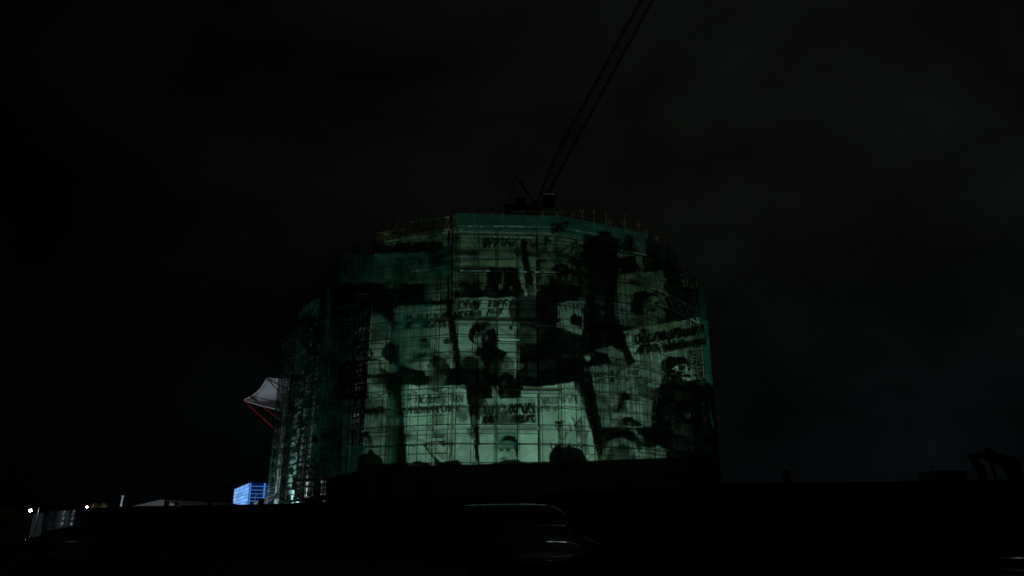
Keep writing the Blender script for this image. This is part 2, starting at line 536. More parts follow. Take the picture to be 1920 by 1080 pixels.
# light lattice girder with its crossed webs on the right hand side
for (t0, t1, z) in ((.15, .95, 27.6),):
    k = 2
    a = fpt(k, t0, RAD + .2, z); b = fpt(k, t1, RAD + .2, z - .4)
    beam('girder_chord', a, b, .1, .12, 'alu', sc)
    a2 = a + Vector((0, 0, 1.9)); b2 = b + Vector((0, 0, 1.9))
    beam('girder_chord', a2, b2, .1, .12, 'alu', sc)
    for i in range(5):
        p = a.lerp(b, i / 5); q = a2.lerp(b2, (i + 1) / 5)
        tube('girder_web', p, q, .045, 'alu', sc, 6)
        p = a2.lerp(b2, i / 5); q = a.lerp(b, (i + 1) / 5)
        tube('girder_web', p, q, .045, 'alu', sc, 6)
# dark hoist mast leaning up the corner
mb = MB()
a = drum(vphi(0) - .3, RAD + .3, 24.5); b = drum(vphi(0) - .6, RAD + .5, 36.9)
mb.tube(a, b, .12, 8)
mb.build('rising_main', 'dark_steel', sc)

# debris netting: wrinkled sheets, four shapes reused
def net_mesh(seed, m):
    rg = random.Random(seed); n = 8
    ph = [rg.uniform(0, 6.28) for _ in range(6)]
    v = []; f = []
    for j in range(n + 1):
        for i in range(n + 1):
            x = i / n; z = j / n
            d = .055 * math.sin(9 * x + ph[0] + 1.5 * z) + .04 * math.sin(17 * x + ph[1]) + .05 * math.sin(6 * z + ph[2] + 3 * x)
            edge = min(1, 6 * min(x, 1 - x) + .25)
            v.append((x, d * edge, z))
    for j in range(n):
        for i in range(n):
            k = j * (n + 1) + i
            f.append((k, k + 1, k + n + 2, k + n + 1))
    return mesh('net_sheet', v, f, m, True)
NETS = {m: [net_mesh(s, m) for s in range(4)] for m in ('net', 'net_thin')}
def net(k, t0, t1, z0, z1, m='net'):
    a = fpt(k, t0, RAD + .22, z0); b = fpt(k, t1, RAD + .22, z0)
    x = (b - a); w = x.length; x = x.normalized(); z = Vector((0, 0, 1)); y = z.cross(x)
    rot = Matrix((x, y, z)).transposed().to_4x4()
    return place('debris_net', random.choice(NETS[m]), Matrix.Translation(a) @ rot @ Matrix.Diagonal((w, 1, z1 - z0, 1)), sc)
for k in OPEN:
    for i in range(BAYS):
        zt = top_at(k, i + .6); z = .6
        while z < zt - 1:
            h = min(6.0, zt - z)
            net(k, i / BAYS + .004, (i + 1) / BAYS - .004, z, z + h - .05, 'net_thin')
            z += h
for k in (3, 4):
    for i in range(BAYS):
        z = 3.0
        while z < TOP[k] - 1:
            h = min(6.0, TOP[k] - z)
            net(k, i / BAYS + .004, (i + 1) / BAYS - .004, z, z + h - .05)
            z += h
for i in (4,):
    for z in (3, 9):
        net(2, i / BAYS + .004, (i + 1) / BAYS - .004, z, z + 5.95, 'net_thin')
for k in (0, 1):                                           # belt along the top
    for i in range(BAYS):
        net(k, i / BAYS, (i + 1) / BAYS, 34.4 if k == 0 else 34.2, 36.5)
for i in range(3): net(2, i / BAYS, (i + 1) / BAYS, 33.6, 35.8)
for i in range(BAYS):                                       # upper left tier
    net(-1, i / BAYS, (i + 1) / BAYS, 28.6, 32.6)
for (i, z0, z1, mm) in ((0, 4, 10, 'net_thin'), (1, 22, 27.5, 'net_thin'), (2, 7, 13, 'net_thin'), (2, 13, 19, 'net'), (2, 19, 25, 'net'),
                        (3, 19, 25, 'net_thin'), (3, 25, 28.4, 'net'), (2, 25, 28.4, 'net_thin')):
    net(-1, i / BAYS + .01, (i + 1) / BAYS - .01, z0, z1, mm)
net(0, 2 / BAYS + .01, 3 / BAYS - .01, 9.4, 11.2, 'net_thin')

# ------------------------------------------------------------------ tilted formwork decks on the upper left edge
def form_deck(k, t0, t1, z0, z1, r0, r1, n, label):
    a = fpt(k, t0, r0, z0); b = fpt(k, t1, r0, z0)
    c = fpt(k, t0, r1, z1); d = fpt(k, t1, r1, z1)
    t = thing('formwork_deck', (a + b) / 2, label, 'formwork', 'formwork decks leaning on the upper left edge')
    beam('bearer', a, b, .14, .18, 'ply', t); beam('bearer', c, d, .14, .18, 'ply', t)
    for i in range(n):
        s = (i + .5) / n
        beam('slat', a.lerp(b, s - .3 / n), c.lerp(d, s + .3 / n), .16, .10, 'timber', t)
    for s in (.15, .85):
        p = c.lerp(d, s); q = fpt(k, t0 + (t1 - t0) * s, r0 - 1.6, 35.5)
        tube('strut', p, q, .05, 'prop', t, 6)
form_deck(-1, .48, .98, 34.7, 36.6, RAD - .1, RAD - .8, 14, 'long slatted timber formwork deck leaning at the rim beside the netted belt')
form_deck(-1, .10, .42, 34.3, 35.9, RAD - .3, RAD - 1.0, 9, 'shorter slatted timber formwork deck leaning at the rim further round the tower')

# formwork props with forked heads along the roof edge
GP = 'forked formwork props along the roof edge'
def prop(phi, rad, h, fork=True):
    b = drum(phi, rad, 35.5)
    t = thing('formwork_prop', b, ('slim prop with forked head beside the slatted formwork decks on the roof' if phi < -12 else
             'dark slim prop with forked head standing on the roof edge before the crane' if phi < 14 else
             'pale lit slim prop with forked head behind the netted belt past the crane' if phi < 40 else
             'short dim prop with forked head past the end of the netted belt'), 'prop', GP)
    tube('outer_tube', b, b + Vector((0, 0, h * .55)), .065, 'prop', t, 8)
    tube('inner_tube', b + Vector((0, 0, h * .5)), b + Vector((0, 0, h)), .05, 'prop', t, 8)
    box('base_plate', b + Vector((0, 0, .012)), (.26, .26, .024), 'prop', t)
    ang = R(-phi * .4)
    mb = MB(); m3 = Matrix.Rotation(ang, 3, 'Z')
    c = b + Vector((0, 0, h))
    mb.box(c + Vector((0, 0, .04)), (.42, .22, .07), m3)
    for s in (-1, 1):
        mb.box(c + m3 @ Vector((s * .19, 0, .24)), (.07, .22, .40), m3)
    mb.build('fork_head', 'prop', t)
for phi, rad, h in ((14.5, 29.0, 2.4), (17.5, 30.0, 2.2), (20.4, 29.7, 2.9), (23.2, 30.0, 3.2), (26.6, 30.0, 3.4), (29.5, 28.8, 2.6), (32.0, 30.2, 3.9),
                    (34.4, 28.6, 3.3), (37.2, 29.9, 2.9), (41.0, 29.5, 2.5), (45.5, 29.5, 2.3), (52.0, 29.4, 2.2), (-1.5, 28.9, 2.7),
                    (-4.5, 28.9, 2.7), (-8.2, 28.9, 2.9), (1.2, 28.8, 2.6), (10.8, 28.9, 2.3), (-16.5, 29.3, 2.2), (-19.6, 29.2, 2.9), (-25.6, 29.2, 1.7), (-28.4, 29.2, 1.6)):
    prop(phi, rad, h)
# plywood sheets leaning on the rim
for (phi, w, h, lab) in ((-18.2, .8, 1.7, 'pale plywood sheet leaning on the roof edge between two formwork decks'),
                         (-26.5, 1.9, .5, 'long pale plywood offcut lying on the roof edge at the far formwork deck')):
    c = drum(phi, 29.55, 35.5 + h / 2 + .02)
    o = box('plywood_sheet', c, (w, .05, h), 'ply', None, rz=R(-phi + 10))
    tag(o, lab, 'plywood')

# ------------------------------------------------------------------ luffing tower crane behind the roof
cb = at(1001, 402, 113.0)
cr = thing('tower_crane', (cb.x, cb.y, 0), 'red luffing tower crane rising from behind the tower', 'crane')
def lattice(name, a, b, wa, wb, n, rc, rw, parent, m='crane_red'):
    a = Vector(a); b = Vector(b); d = (b - a).normalized()
    side = d.cross(Vector((0, 1, 0))).normalized(); up = side.cross(d).normalized()
    mb = MB()
    def ring(s):
        w = wa + (wb - wa) * s; p = a.lerp(b, s)
        return [p + side * (sx * w / 2) + up * (sy * w / 2) for sx, sy in ((-1, -1), (1, -1), (1, 1), (-1, 1))]
    prev = ring(0)
    for i in range(1, n + 1):
        cur = ring(i / n)
        for q in range(4):
            mb.tube(prev[q], cur[q], rc, 5)
            p2 = (q + 1) % 4
            mb.tube(prev[q] if i % 2 else prev[p2], cur[p2] if i % 2 else cur[q], rw, 4)
            mb.tube(cur[q], cur[p2], rw, 4)
        prev = cur
    return mb.build(name, m, parent)
mast_top = Vector((cb.x, cb.y, cb.z + .6))
lattice('mast', (cb.x, cb.y, 0), mast_top, 2.2, 2.2, 26, .12, .06, cr)
box('slewing_ring', mast_top + Vector((0, 0, .35)), (2.7, 2.7, .7), 'crane_red', cr)
foot = mast_top + Vector((.9, -.2, 1.0))
elbow = at(1049, 300, 110.0)
tip = at(1262, -90, 103.0)
lattice('jib_heel', foot, elbow, 1.0, 1.9, 6, .085, .045, cr)
lattice('jib', elbow, tip, 1.9, 1.7, 26, .085, .04, cr)
apex = mast_top + Vector((-3.0, 1.0, 7.0))
tube('a_frame_leg', mast_top + Vector((.6, .8, .7)), apex, .09, 'crane_red', cr)
tube('a_frame_leg', mast_top + Vector((.6, -.8, .7)), apex, .09, 'crane_red', cr)
tube('a_frame_back_leg', mast_top + Vector((-4.4, .8, .9)), apex, .07, 'crane_red', cr)
tube('pendant_rope', apex, elbow.lerp(tip, .86), .035, 'cable', cr, 5)
box('counter_jib', mast_top + Vector((-2.4, .5, .9)), (5.2, 1.8, .35), 'crane_red', cr)
box('counterweight', mast_top + Vector((-4.3, .5, 0.1)), (1.1, 1.7, 1.9), 'dark_concrete', cr)
box('winch_house', mast_top + Vector((-2.2, .5, 1.75)), (1.8, 1.5, 1.3), 'crane_red', cr)
cabc = mast_top + Vector((2.5, -.9, 1.35))
cabp = box('cab', cabc, (1.9, 1.3, 1.7), 'dark_steel', cr)
box('cab_window', cabc + Vector((.1, -.67, .2)), (1.5, .03, .9), 'glass', cabp)
box('cab_lamp', cabc + Vector((.1, -.70, .98)), (1.7, .12, .12), 'crane_cab_lamp', cabp)

# ------------------------------------------------------------------ floodlights, white sheets and stair at the open left side
def spot(name, loc, aim, power, colour, size, blend=.5, radius=.15, parent=None):
    l = bpy.data.lights.new(name, 'SPOT'); l.energy = power; l.color = colour; l.spot_size = size; l.spot_blend = blend
    l.shadow_soft_size = radius
    q = (Vector(aim) - Vector(loc)).to_track_quat('-Z', 'Y')
    o = bpy.data.objects.new(name, l)
    o.matrix_basis = Matrix.Translation(Vector(loc)) @ q.to_matrix().to_4x4()
    return link(o, parent)
def floodlight(base, h, aim, power, colour, size, label, group=None, face='flood_face', blend=.5):
    base = Vector(base); head = base + Vector((0, 0, h))
    t = thing('floodlight', base, label, 'floodlight', group)
    d = (Vector(aim) - head).normalized()
    q = d.to_track_quat('-Z', 'Y').to_matrix().to_4x4()
    tube('post', base, head - Vector((0, 0, .18)), .04, 'lamp_body', t)
    for a in (0, 120, 240):
        tube('foot', base + Vector((0, 0, .5)), base + Vector((.5 * math.cos(R(a)), .5 * math.sin(R(a)), .02)), .025, 'lamp_body', t, 6)
    place('housing', box_mesh('lamp_body'), Matrix.Translation(head) @ q @ Matrix.Diagonal((.5, .35, .12, 1)), t)
    place('lens', box_mesh(face), Matrix.Translation(head + d * .065) @ q @ Matrix.Diagonal((.44, .29, .02, 1)), t)
    spot('beam', head + d * .12, aim, power, colour, size, blend, .12, t)
    return t
# white sheets added inside the birdcage as bright backing for its gaps
def inside(px, Y): p = at(px, 940, Y); return Vector((p.x, p.y, 0))
def shaft(pa, pb, cols, z1, label, gap):
    t = thing('bright_backing', (pa + pb) / 2, label, 'bright backing')
    d = (pb - pa).normalized(); rz = math.atan2(d.y, d.x); w = (pb - pa).length / cols
    for c in range(cols):
        for i in range(int(z1)):
            if random.random() < gap * (.4 + 1.2 * i / z1): continue
            p = pa + d * (w * (c + .5)) + Vector((0, random.uniform(-.12, .12), i + .5))
            box('sheet', p, (w * .96, .06, .96), 'white_sheet', t, rz=rz)
    for p in (pa - d * .08, pb + d * .08):
        tube('sheet_post', p, p + Vector((0, 0, z1 + .4)), .05, 'steel', t, 6)
GF = 'floodlights inside the open scaffold'
for pxa, Ya, pxb, Yb, cols, z1, gap, pw, colr, lab in (
        (571, 98.2, 584, 97.2, 1, 26, .30, 22000, (.82, .97, 1.0), 'narrow column of added white sheets, floodlit behind the open scaffold'),
        (537, 101.5, 562, 99.2, 3, 26, .25, 34000, (.50, 1.0, .90), 'wide column of added white sheets, lit teal behind the green net'),
        (515, 105.0, 523, 104.2, 1, 20, .0, 5000, (.75, .9, 1.0), 'slim column of added white sheets at the outer edge of the netted side'),
        (598, 96.8, 612, 95.8, 2, 7, .30, 350, (.85, .95, 1.0), 'low column of added white sheets at the foot of the open side')):
    a = inside(pxa, Ya); b = inside(pxb, Yb)
    shaft(a, b, cols, z1, lab, gap)
    m_ = (a + b) / 2
    floodlight(m_ + Vector((-.1, -1.6, 0)), .7, m_ + Vector((0, 0, 14.0 if z1 > 10 else 6)), pw, colr, R(46),
               'tripod floodlight aimed up the ' + {571: 'narrow column of white sheets', 537: 'wide column of white sheets', 515: 'slim column of white sheets', 598: 'low column of white sheets'}[pxa], GF, blend=.8)
# outside stair with white stringers climbing to the scaffold
sa = at(476, 946, 96); sb_ = at(524, 923, 97)
st = thing('access_stair', (sa.x, sa.y, 0), 'white railed access stair climbing to the netted scaffold', 'stair')
beam('stringer', sa, sb_, .10, .34, 'white_sheet', st)
beam('stringer', sa + Vector((.3, 1.0, 0)), sb_ + Vector((.3, 1.0, 0)), .10, .34, 'white_sheet', st)
for i in range(7):
    p = sa.lerp(sb_, (i + .5) / 7) + Vector((.15, .5, .02))
    box('tread', p, (.5, 1.0, .05), 'steel', st)
for s in (0.02, .5, .98):
    p = sa.lerp(sb_, s); tube('post', (p.x, p.y, 0.0), p + Vector((0, 0, 1.0)), .04, 'white_sheet', st, 6)
beam('hand_rail', sa + Vector((0, 0, 1.0)), sb_ + Vector((0, 0, 1.0)), .05, .05, 'white_sheet', st)
floodlight((sa.x - .5, sa.y - 3.5, 0), 2.2, sa.lerp(sb_, .35), 130, (.9, 1, .95), R(70), 'small floodlight lighting the white access stair beside the scaffold')

# ------------------------------------------------------------------ tensile canopy far behind the left edge
CY = 150.0
cA = at(456, 750, CY); cB = at(500, 708.5, CY + 1.5); cC = at(640, 700, CY + 3); cD = at(625, 782, CY - 2)
cn = thing('tensile_canopy', (at(590, 900, CY).x, CY, 0), 'white tensile fabric canopy on red struts behind the netted tower', 'canopy')
def bez(a, c, b, t): return a.lerp(c, t).lerp(c.lerp(b, t), t)
mid_l = at(486, 740, CY + 1); mid_t = at(560, 716, CY + 2.5); mid_b = at(520, 774, CY - 1.5); mid_r = at(620, 742, CY + 1)
N = 14
gv = []; gf = []
for j in range(N + 1):
    for i in range(N + 1):
        u = i / N; v = j / N            # u along bottom/top, v from bottom to top
        S = bez(cA, mid_b, cD, u) * (1 - v) + bez(cB, mid_t, cC, u) * v
        S += bez(cA, mid_l, cB, v) * (1 - u) + bez(cD, mid_r, cC, v) * u
        S -= cA * (1 - u) * (1 - v) + cD * u * (1 - v) + cB * (1 - u) * v + cC * u * v
        S.y += 1.2 * math.sin(math.pi * u) * math.sin(math.pi * v)
        gv.append(S)
for j in range(N):
    for i in range(N):
        k = j * (N + 1) + i; gf.append((k, k + 1, k + N + 2, k + N + 1))
fab = place('fabric', mesh('fabric', gv, gf, 'fabric', True), I4, cn)
sol = fab.modifiers.new('thickness', 'SOLIDIFY'); sol.thickness = .04
for (p0, pc, p1) in ((cA, mid_b, cD), (cB, mid_t, cC), (cA, mid_l, cB)):
    mb = MB(); pr = p0
    for i in range(1, 13):
        q = bez(p0, pc, p1, i / 12); mb.tube(pr, q, .10, 6); pr = q
    mb.build('edge_cable', 'fabric', cn)
mb = MB(); pr = None
for i in range(N + 1):
    q = gv[(N // 3) * (N + 1) + i] + Vector((0, -.06, 0))
    if pr is not None: mb.tube(pr, q, .035, 5)
    pr = q
mb.build('seam', 'dark_steel', cn)
hub = at(585, 880, CY)
for p, r_ in ((cA, .17), (at(465, 741, CY), .12), (cB, .12), (cC, .17), (cD, .17)):
    q = hub.lerp(at(600, 900, CY), .2)
    if p is cB: q = at(560, 775, CY - 2)
    elif p not in (cA, cC, cD): q = at(538, 798, CY - 1)
    elif p is cA: q = at(578, 862, CY - 1)
    tube('strut', p, q, r_, 'red_tube', cn, 8)
tube('main_mast', (at(590, 900, CY).x, CY, 0), at(590, 690, CY + 2), .32, 'red_tube', cn, 12)
for q in (at(560, 775, CY - 2), at(538, 798, CY - 1), at(578, 862, CY - 1), hub):
    tube('tie_bar', q, at(590, (q.z < 22) and 860 or 790, CY), .10, 'red_tube', cn, 6)
fl_b = at(548, 940, CY - 26); fl_b.z = 0  # floodlight added out of sight to brighten the canopy
floodlight(fl_b, 1.2, at(490, 745, CY), 13000, (.72, .90, 1.0), R(46), 'added floodlight, out of sight, lighting the white fabric canopy from below')

# ------------------------------------------------------------------ blue lit office block in the distance
BY = 560.0
bc = at(468, 905, BY)                      # roof corner nearest the viewer
H_ = bc.z
f1 = at(440, 917, BY); f1 = Vector((f1.x, f1.y, 0)); 
sc_ = (H_ - EYE) / (at(440, 917, BY).z - EYE)
far_l = Vector((at(440, 917, BY * sc_).x, BY * sc_, 0))
near = Vector((bc.x, bc.y, 0))
dl = (far_l - near); Ll = dl.length; dl.normalize()
dr = Vector((dl.y, -dl.x, 0))
if dr.x < 0: dr = -dr
Lr = 22.0
ob = thing('office_block', near, 'distant office block glowing blue with bright panes and dark balcony bays', 'building')
def local(u, v, z): return near + dl * u + dr * v + Vector((0, 0, z))
mb = MB()
c0 = [local(.15, .15, 0), local(Ll, .15, 0), local(Ll, Lr, 0), local(.15, Lr, 0)]
mb.add(c0 + [p + Vector((0, 0, H_)) for p in c0], [(0, 1, 5, 4), (1, 2, 6, 5), (2, 3, 7, 6), (3, 0, 4, 7), (4, 5, 6, 7)])
mb.build('wall', 'blue_clad', ob)
NF = 12; fh = H_ / NF
nx = 9
for f in range(NF):
    for i in range(nx):
        a = local((i + .06) * Ll / nx, -.05, (f + .5) * fh); b = local((i + .94) * Ll / nx, -.05, (f + .5) * fh)
        beam('window', a, b, .2, fh * .84, 'blue_lit', ob)
    for j, (v0, v1) in enumerate(((1.2, 9.4), (12.2, 20.2))):
        p = (f + .5) * fh
        w = beam('window', local(.02, v0, p), local(.02, v1, p), .3, fh * .82, 'blue_dim', ob)
        p = f * fh + .1
        beam('balcony_slab', local(-.5, v0 - .2, p), local(-.5, v1 + .2, p), 1.1, .34, 'blue_edge', ob)
beam('corner_pier', local(-.1, .5, H_ / 2 - .05), local(-.1, .5, H_ / 2 - .05) + dr * .9, .4, H_ - .2, 'blue_edge', ob)
beam('corner_pier', local(-.1, 10.3, H_ / 2 - .05), local(-.1, 10.3, H_ / 2 - .05) + dr * 1.2, .4, H_ - .2, 'blue_edge', ob)
mb = MB()
for (u, v) in ((2, 16), ):
    p = local(u, v, H_); mb.tube(p, p + Vector((0, 0, 7.5)), .22, 6)
mb.build('aerial', 'cable', ob)
for (u, v, s) in ((9, 4, 1), (Ll * .45, 5, 1.1), (Ll * .55, 3, .8)):
    p = local(u, v, H_); mb = MB()
    mb.tube(p, p + Vector((0, 0, 2.6 * s)), .16, 6); mb.tube(p + Vector((0, 0, 2.6 * s)), p + Vector((-2.6 * s, 0, 4.6 * s)), .14, 6)
    mb.tube(p + Vector((0, 0, 1.2)), p + Vector((1.6, 0, 2.8 * s)), .12, 6)
    mb.build('roof_davit', 'cable', ob)
box('plant_room', local(Ll * .7, 11, H_ + 1.3), (9, 8, 2.6), 'roof_felt', ob, rz=math.atan2(dl.y, dl.x))

# ------------------------------------------------------------------ marquee, posts and lamps behind the hoarding, left
mY = 130.0
rid = at(301, 937, mY); rz_ = rid.z; 
g0 = at(246, 950, mY); ez = g0.z
L0 = at(425, 950, mY + 16)
mq = thing('marquee', ((g0.x + L0.x) / 2, mY + 8, 0), 'pale white gabled marquee roof showing over the black hoarding', 'marquee')
w_ = rid.x - g0.x
gA = Vector((g0.x, mY, 0)); gB = Vector((rid.x + w_ * .9, mY - 1.0, 0)); gR = Vector((rid.x, mY, 0))
lng = Vector((L0.x - rid.x - w_ * .2, 22, 0))
def qd(name, pts, m, parent):
    t = place(name, mesh(name, pts, [tuple(range(len(pts)))], m), I4, parent)
    s = t.modifiers.new('thickness', 'SOLIDIFY'); s.thickness = .05; s.offset = 0
    return t
up = lambda p, z: Vector((p.x, p.y, z))
qd('roof_panel', [up(gA, ez), up(gR, rz_), up(gR + lng, rz_), up(gA + lng, ez)], 'tent', mq)
qd('roof_panel', [up(gB, ez), up(gB + lng, ez), up(gR + lng, rz_), up(gR, rz_)], 'tent', mq)
qd('gable', [up(gA, ez), up(gB, ez), up(gR, rz_ - .06)], 'tent', mq)
qd('wall_sheet', [up(gA, .02), up(gB, .02), up(gB, ez - .05), up(gA, ez - .05)], 'tent', mq)
qd('wall_sheet', [up(gB, .02), up(gB + lng, .02), up(gB + lng, ez - .05), up(gB, ez - .05)], 'tent', mq)
qd('wall_sheet', [up(gA, .02), up(gA + lng, .02), up(gA + lng, ez - .05), up(gA, ez - .05)], 'tent', mq)

p0 = at(226, 950, 110); p1 = at(230, 931, 110)
fp = thing('white_pole', (p0.x, p0.y, 0), 'slim pale pole leaning slightly beside the marquee', 'pole')
tube('shaft', (p0.x - .2, p0.y, 0), p1, .14, 'white_sheet', fp); 
box('cap', p1 + Vector((0, 0, .06)), (.34, .34, .10), 'white_sheet', fp)

def lamp_post(px, py, Y, face, power, colour, label, arm=.6):
    h = at(px, py, Y)
    t = thing('lamp_post', (h.x + arm, h.y + .3, 0), label, 'lamp post')
    b = Vector((h.x + arm, h.y + .3, 0))
    tube('post', b, (b.x, b.y, h.z + .35), .06, 'lamp_body', t)
    tube('arm', (b.x, b.y, h.z + .3), (h.x, h.y, h.z + .22), .035, 'lamp_body', t, 6)
    box('hood', (h.x, h.y, h.z + .16), (.5, .36, .08), 'lamp_body', t)
    mb = MB()
    n = 10; v = []
    for j in range(5):
        a = math.pi * j / 4
        for i in range(n):
            b_ = 2 * math.pi * i / n
            v.append((h.x + .11 * math.sin(a) * math.cos(b_), h.y + .11 * math.sin(a) * math.sin(b_), h.z + .10 * math.cos(a) - .02))
    f = [(j * n + i, (j + 1) * n + i, (j + 1) * n + (i + 1) % n, j * n + (i + 1) % n) for j in range(4) for i in range(n)]
    mb.add(v, f); mb.build('bulb', face, t, True)
    l = bpy.data.lights.new('glow', 'POINT'); l.energy = power; l.color = colour; l.shadow_soft_size = .15
    o = bpy.data.objects.new('glow', l); o.matrix_basis = Matrix.Translation(h - Vector((0, .35, .25))); link(o, t)
lamp_post(57, 957, 70, 'led', 2.0, (.80, .92, 1.0), 'lamp post with glaring white lamp past the end of the hoarding')
lamp_post(163, 950.5, 92, 'led_warm', 14, (1, .74, .36), 'lamp post with warm yellow lamp beside the small gabled hut')
# white floodlight added inside the yard to brighten marquee and pole
floodlight((at(330, 950, 98).x, 98, 0), 4.2, (rid.x + 3, mY, 5.5), 5000, (.84, .92, 1.0), R(60), 'added floodlight on a post in the yard, brightening the marquee', face='flood_face')

hut = thing('gabled_hut', (at(176, 950, 97).x, 98.5, 0), 'small yellow lit hut with pitched roof behind the hoarding', 'hut')
hx = at(176, 950, 97).x; hr = at(176, 942.5, 97).z; he = at(176, 950, 97).z
mb = MB(); v = [(hx - 1.0, 97.3, 0), (hx + 1.0, 97.3, 0), (hx + 1.0, 97.3, he), (hx, 97.3, hr - .05), (hx - 1.0, 97.3, he)]
mb.add(v + [(a, b + 2.5, c) for a, b, c in v], [(0, 1, 2, 3, 4), (9, 8, 7, 6, 5), (0, 5, 6, 1), (1, 6, 7, 2), (4, 9, 5, 0)])
mb.build('wall', 'cabin', hut)
qd('roof_panel', [(hx - 1.25, 97.0, he - .12), (hx, 97.0, hr), (hx, 100.1, hr), (hx - 1.25, 100.1, he - .12)], 'cabin', hut)
qd('roof_panel', [(hx, 97.0, hr), (hx + 1.25, 97.0, he - .12), (hx + 1.25, 100.1, he - .12), (hx, 100.1, hr)], 'cabin', hut)
# low heap of sheeted material beside it
hp = at(196, 951, 97)
mb = MB(); rg = random.Random(4); n = 9
v = []; f = []
for j in range(n):
    for i in range(n):
        x = (i / (n - 1) - .5) * 2; y = (j / (n - 1) - .5) * 2
        z = max(0, 1 - x * x) * max(0, 1 - y * y) * (hp.z + .45) * (1 + rg.uniform(-.12, .12))
        v.append((hp.x + x * 1.3, 97 + y * 1.2, max(.0, z)))
for j in range(n - 1):
    for i in range(n - 1): f.append((j * n + i, j * n + i + 1, (j + 1) * n + i + 1, (j + 1) * n + i))
o = place('sheeted_heap', mesh('sheeted_heap', v, f, 'tent'), I4, None); tag(o, 'low heap under a pale sheet beside the gabled hut', 'heap')

# steep tent-like gable at the very left
lx = at(2, 975, 60)
gt = thing('site_hut', (lx.x - 1.6, 61, 0), 'dim brown hut with steep roof at the far end of the road', 'hut')
zt = at(-16, 952, 60).z; ze = at(12, 974, 60).z
mb = MB(); v = [(lx.x - 2.7, 60, 0), (lx.x + .3, 60, 0), (lx.x + .3, 60, ze), (lx.x - 1.2, 60, zt - .08), (lx.x - 2.7, 60, ze)]
mb.add(v + [(a, b + 3, c) for a, b, c in v], [(0, 1, 2, 3, 4), (9, 8, 7, 6, 5), (0, 5, 6, 1), (1, 6, 7, 2), (4, 9, 5, 0)])
mb.build('wall', 'cabin', gt)
qd('roof_panel', [(lx.x - 1.2, 59.7, zt), (lx.x + .6, 59.7, ze - .25), (lx.x + .6, 63.2, ze - .25), (lx.x - 1.2, 63.2, zt)], 'cabin', gt)
qd('roof_panel', [(lx.x - 1.2, 59.7, zt), (lx.x - 1.2, 63.2, zt), (lx.x - 3.0, 63.2, ze - .25), (lx.x - 3.0, 59.7, ze - .25)], 'cabin', gt)

# pale palings in front of the lamp
pf = thing('paling_fence', (at(71, 975, 77).x, 77, 0), 'short run of pale upright palings under the white lamp', 'fence')
for i, px in enumerate((62.5, 66, 69.5, 73, 76.5, 80)):
    a = at(px, 975, 77); b = at(px + 1.5, 963.5 - .4 * i, 77)
    beam('paling', (a.x, a.y, .1), b, .05, .16, 'white_sheet', pf)
for z in (.7, 1.9):
    a = at(61, 970, 77.1); b = at(82, 970, 77.1)
    beam('rail', (a.x, a.y + .08, z), (b.x, b.y + .08, z), .06, .1, 'white_sheet', pf)

# ------------------------------------------------------------------ hoarding in front of the site
hd = thing('site_hoarding', HP[3], 'long black site hoarding with post stubs in front of the tower', 'hoarding')
hw = 1.22
seg_pts = run(HP, hw)
for i, (p, t) in enumerate(seg_pts[:-1]):
    q = seg_pts[i + 1][0]; d = (q - p); c = (p + q) / 2
    rz = math.atan2(d.y, d.x)
    left = c.x < HP[1].x - 4
    box('hoarding_panel', (c.x, c.y, HH / 2 + .06 + random.uniform(-.008, .008)), (d.length - .003, .06, HH - .12), 'hoarding', hd, rz=rz)
    if i % 2 == 0:
        box('back_post', (p.x + math.sin(-rz) * -.1, p.y + .12, HH / 2 - .05), (.1, .1, HH - .1), 'post', hd, rz=rz)
box_l = run(HP, .04)
beam_prev = None
capp = HP
for a, b in zip(HP[:-1], HP[1:]):
    beam('capping_rail', a + Vector((0, 0, HH + .02)), b + Vector((0, 0, HH + .02)), .12, .05, 'hoarding', hd)
def hoard_x(px):
    for a, b in zip(HP[:-1], HP[1:]):
        xa = to_px(a.x, a.y, HH)[0]; xb = to_px(b.x, b.y, HH)[0]
        if xa <= px <= xb:
            lo, hi = 0.0, 1.0
            for _ in range(40):
                m_ = (lo + hi) / 2; p = a.lerp(b, m_)
                if to_px(p.x, p.y, HH)[0] < px: lo = m_
                else: hi = m_
            return a.lerp(b, lo)
for px, top_y, w in ((310, 939, .30), (391, 938, .26), (488, 935, .36), (577, 934, .34), (1486, 881, .20), (876, 926, .14)):
    p = hoard_x(px) + Vector((0, .16, 0)); h = at(px, top_y, p.y).z
    lean = -.12 if px > 1400 else 0
    beam('post_stub', p, Vector((p.x + lean, p.y, h)), w, w * .8, 'post', hd)
# corrugated steel sheets fixed on its far end, ribs running level
cf = thing('corrugated_fence', HP[0] + Vector((0, -.3, 0)), 'corrugated grey steel sheets on the far end of the black hoarding', 'fence')
a_, b_ = HP[0], HP[0].lerp(HP[1], .46)
t_ = (b_ - a_).normalized(); n_ = Vector((t_.y, -t_.x, 0)) * .12
for s in range(3):
    p = a_.lerp(b_, s / 3) + n_; q = a_.lerp(b_, (s + 1) / 3 - .006) + n_
    v = []; f = []; n = 36
    for i in range(n + 1):
        z = .08 + (HH - .16) * i / n
        o_ = n_.normalized() * (.045 * math.sin(i * math.pi / 3))
        v += [p + o_ + Vector((0, 0, z)), q + o_ + Vector((0, 0, z))]
    for i in range(n): f.append((2 * i, 2 * i + 1, 2 * i + 3, 2 * i + 2))
    o = place('sheet', mesh('sheet', v, f, 'corrugated', True), I4, cf)
    s_ = o.modifiers.new('thickness', 'SOLIDIFY'); s_.thickness = .01

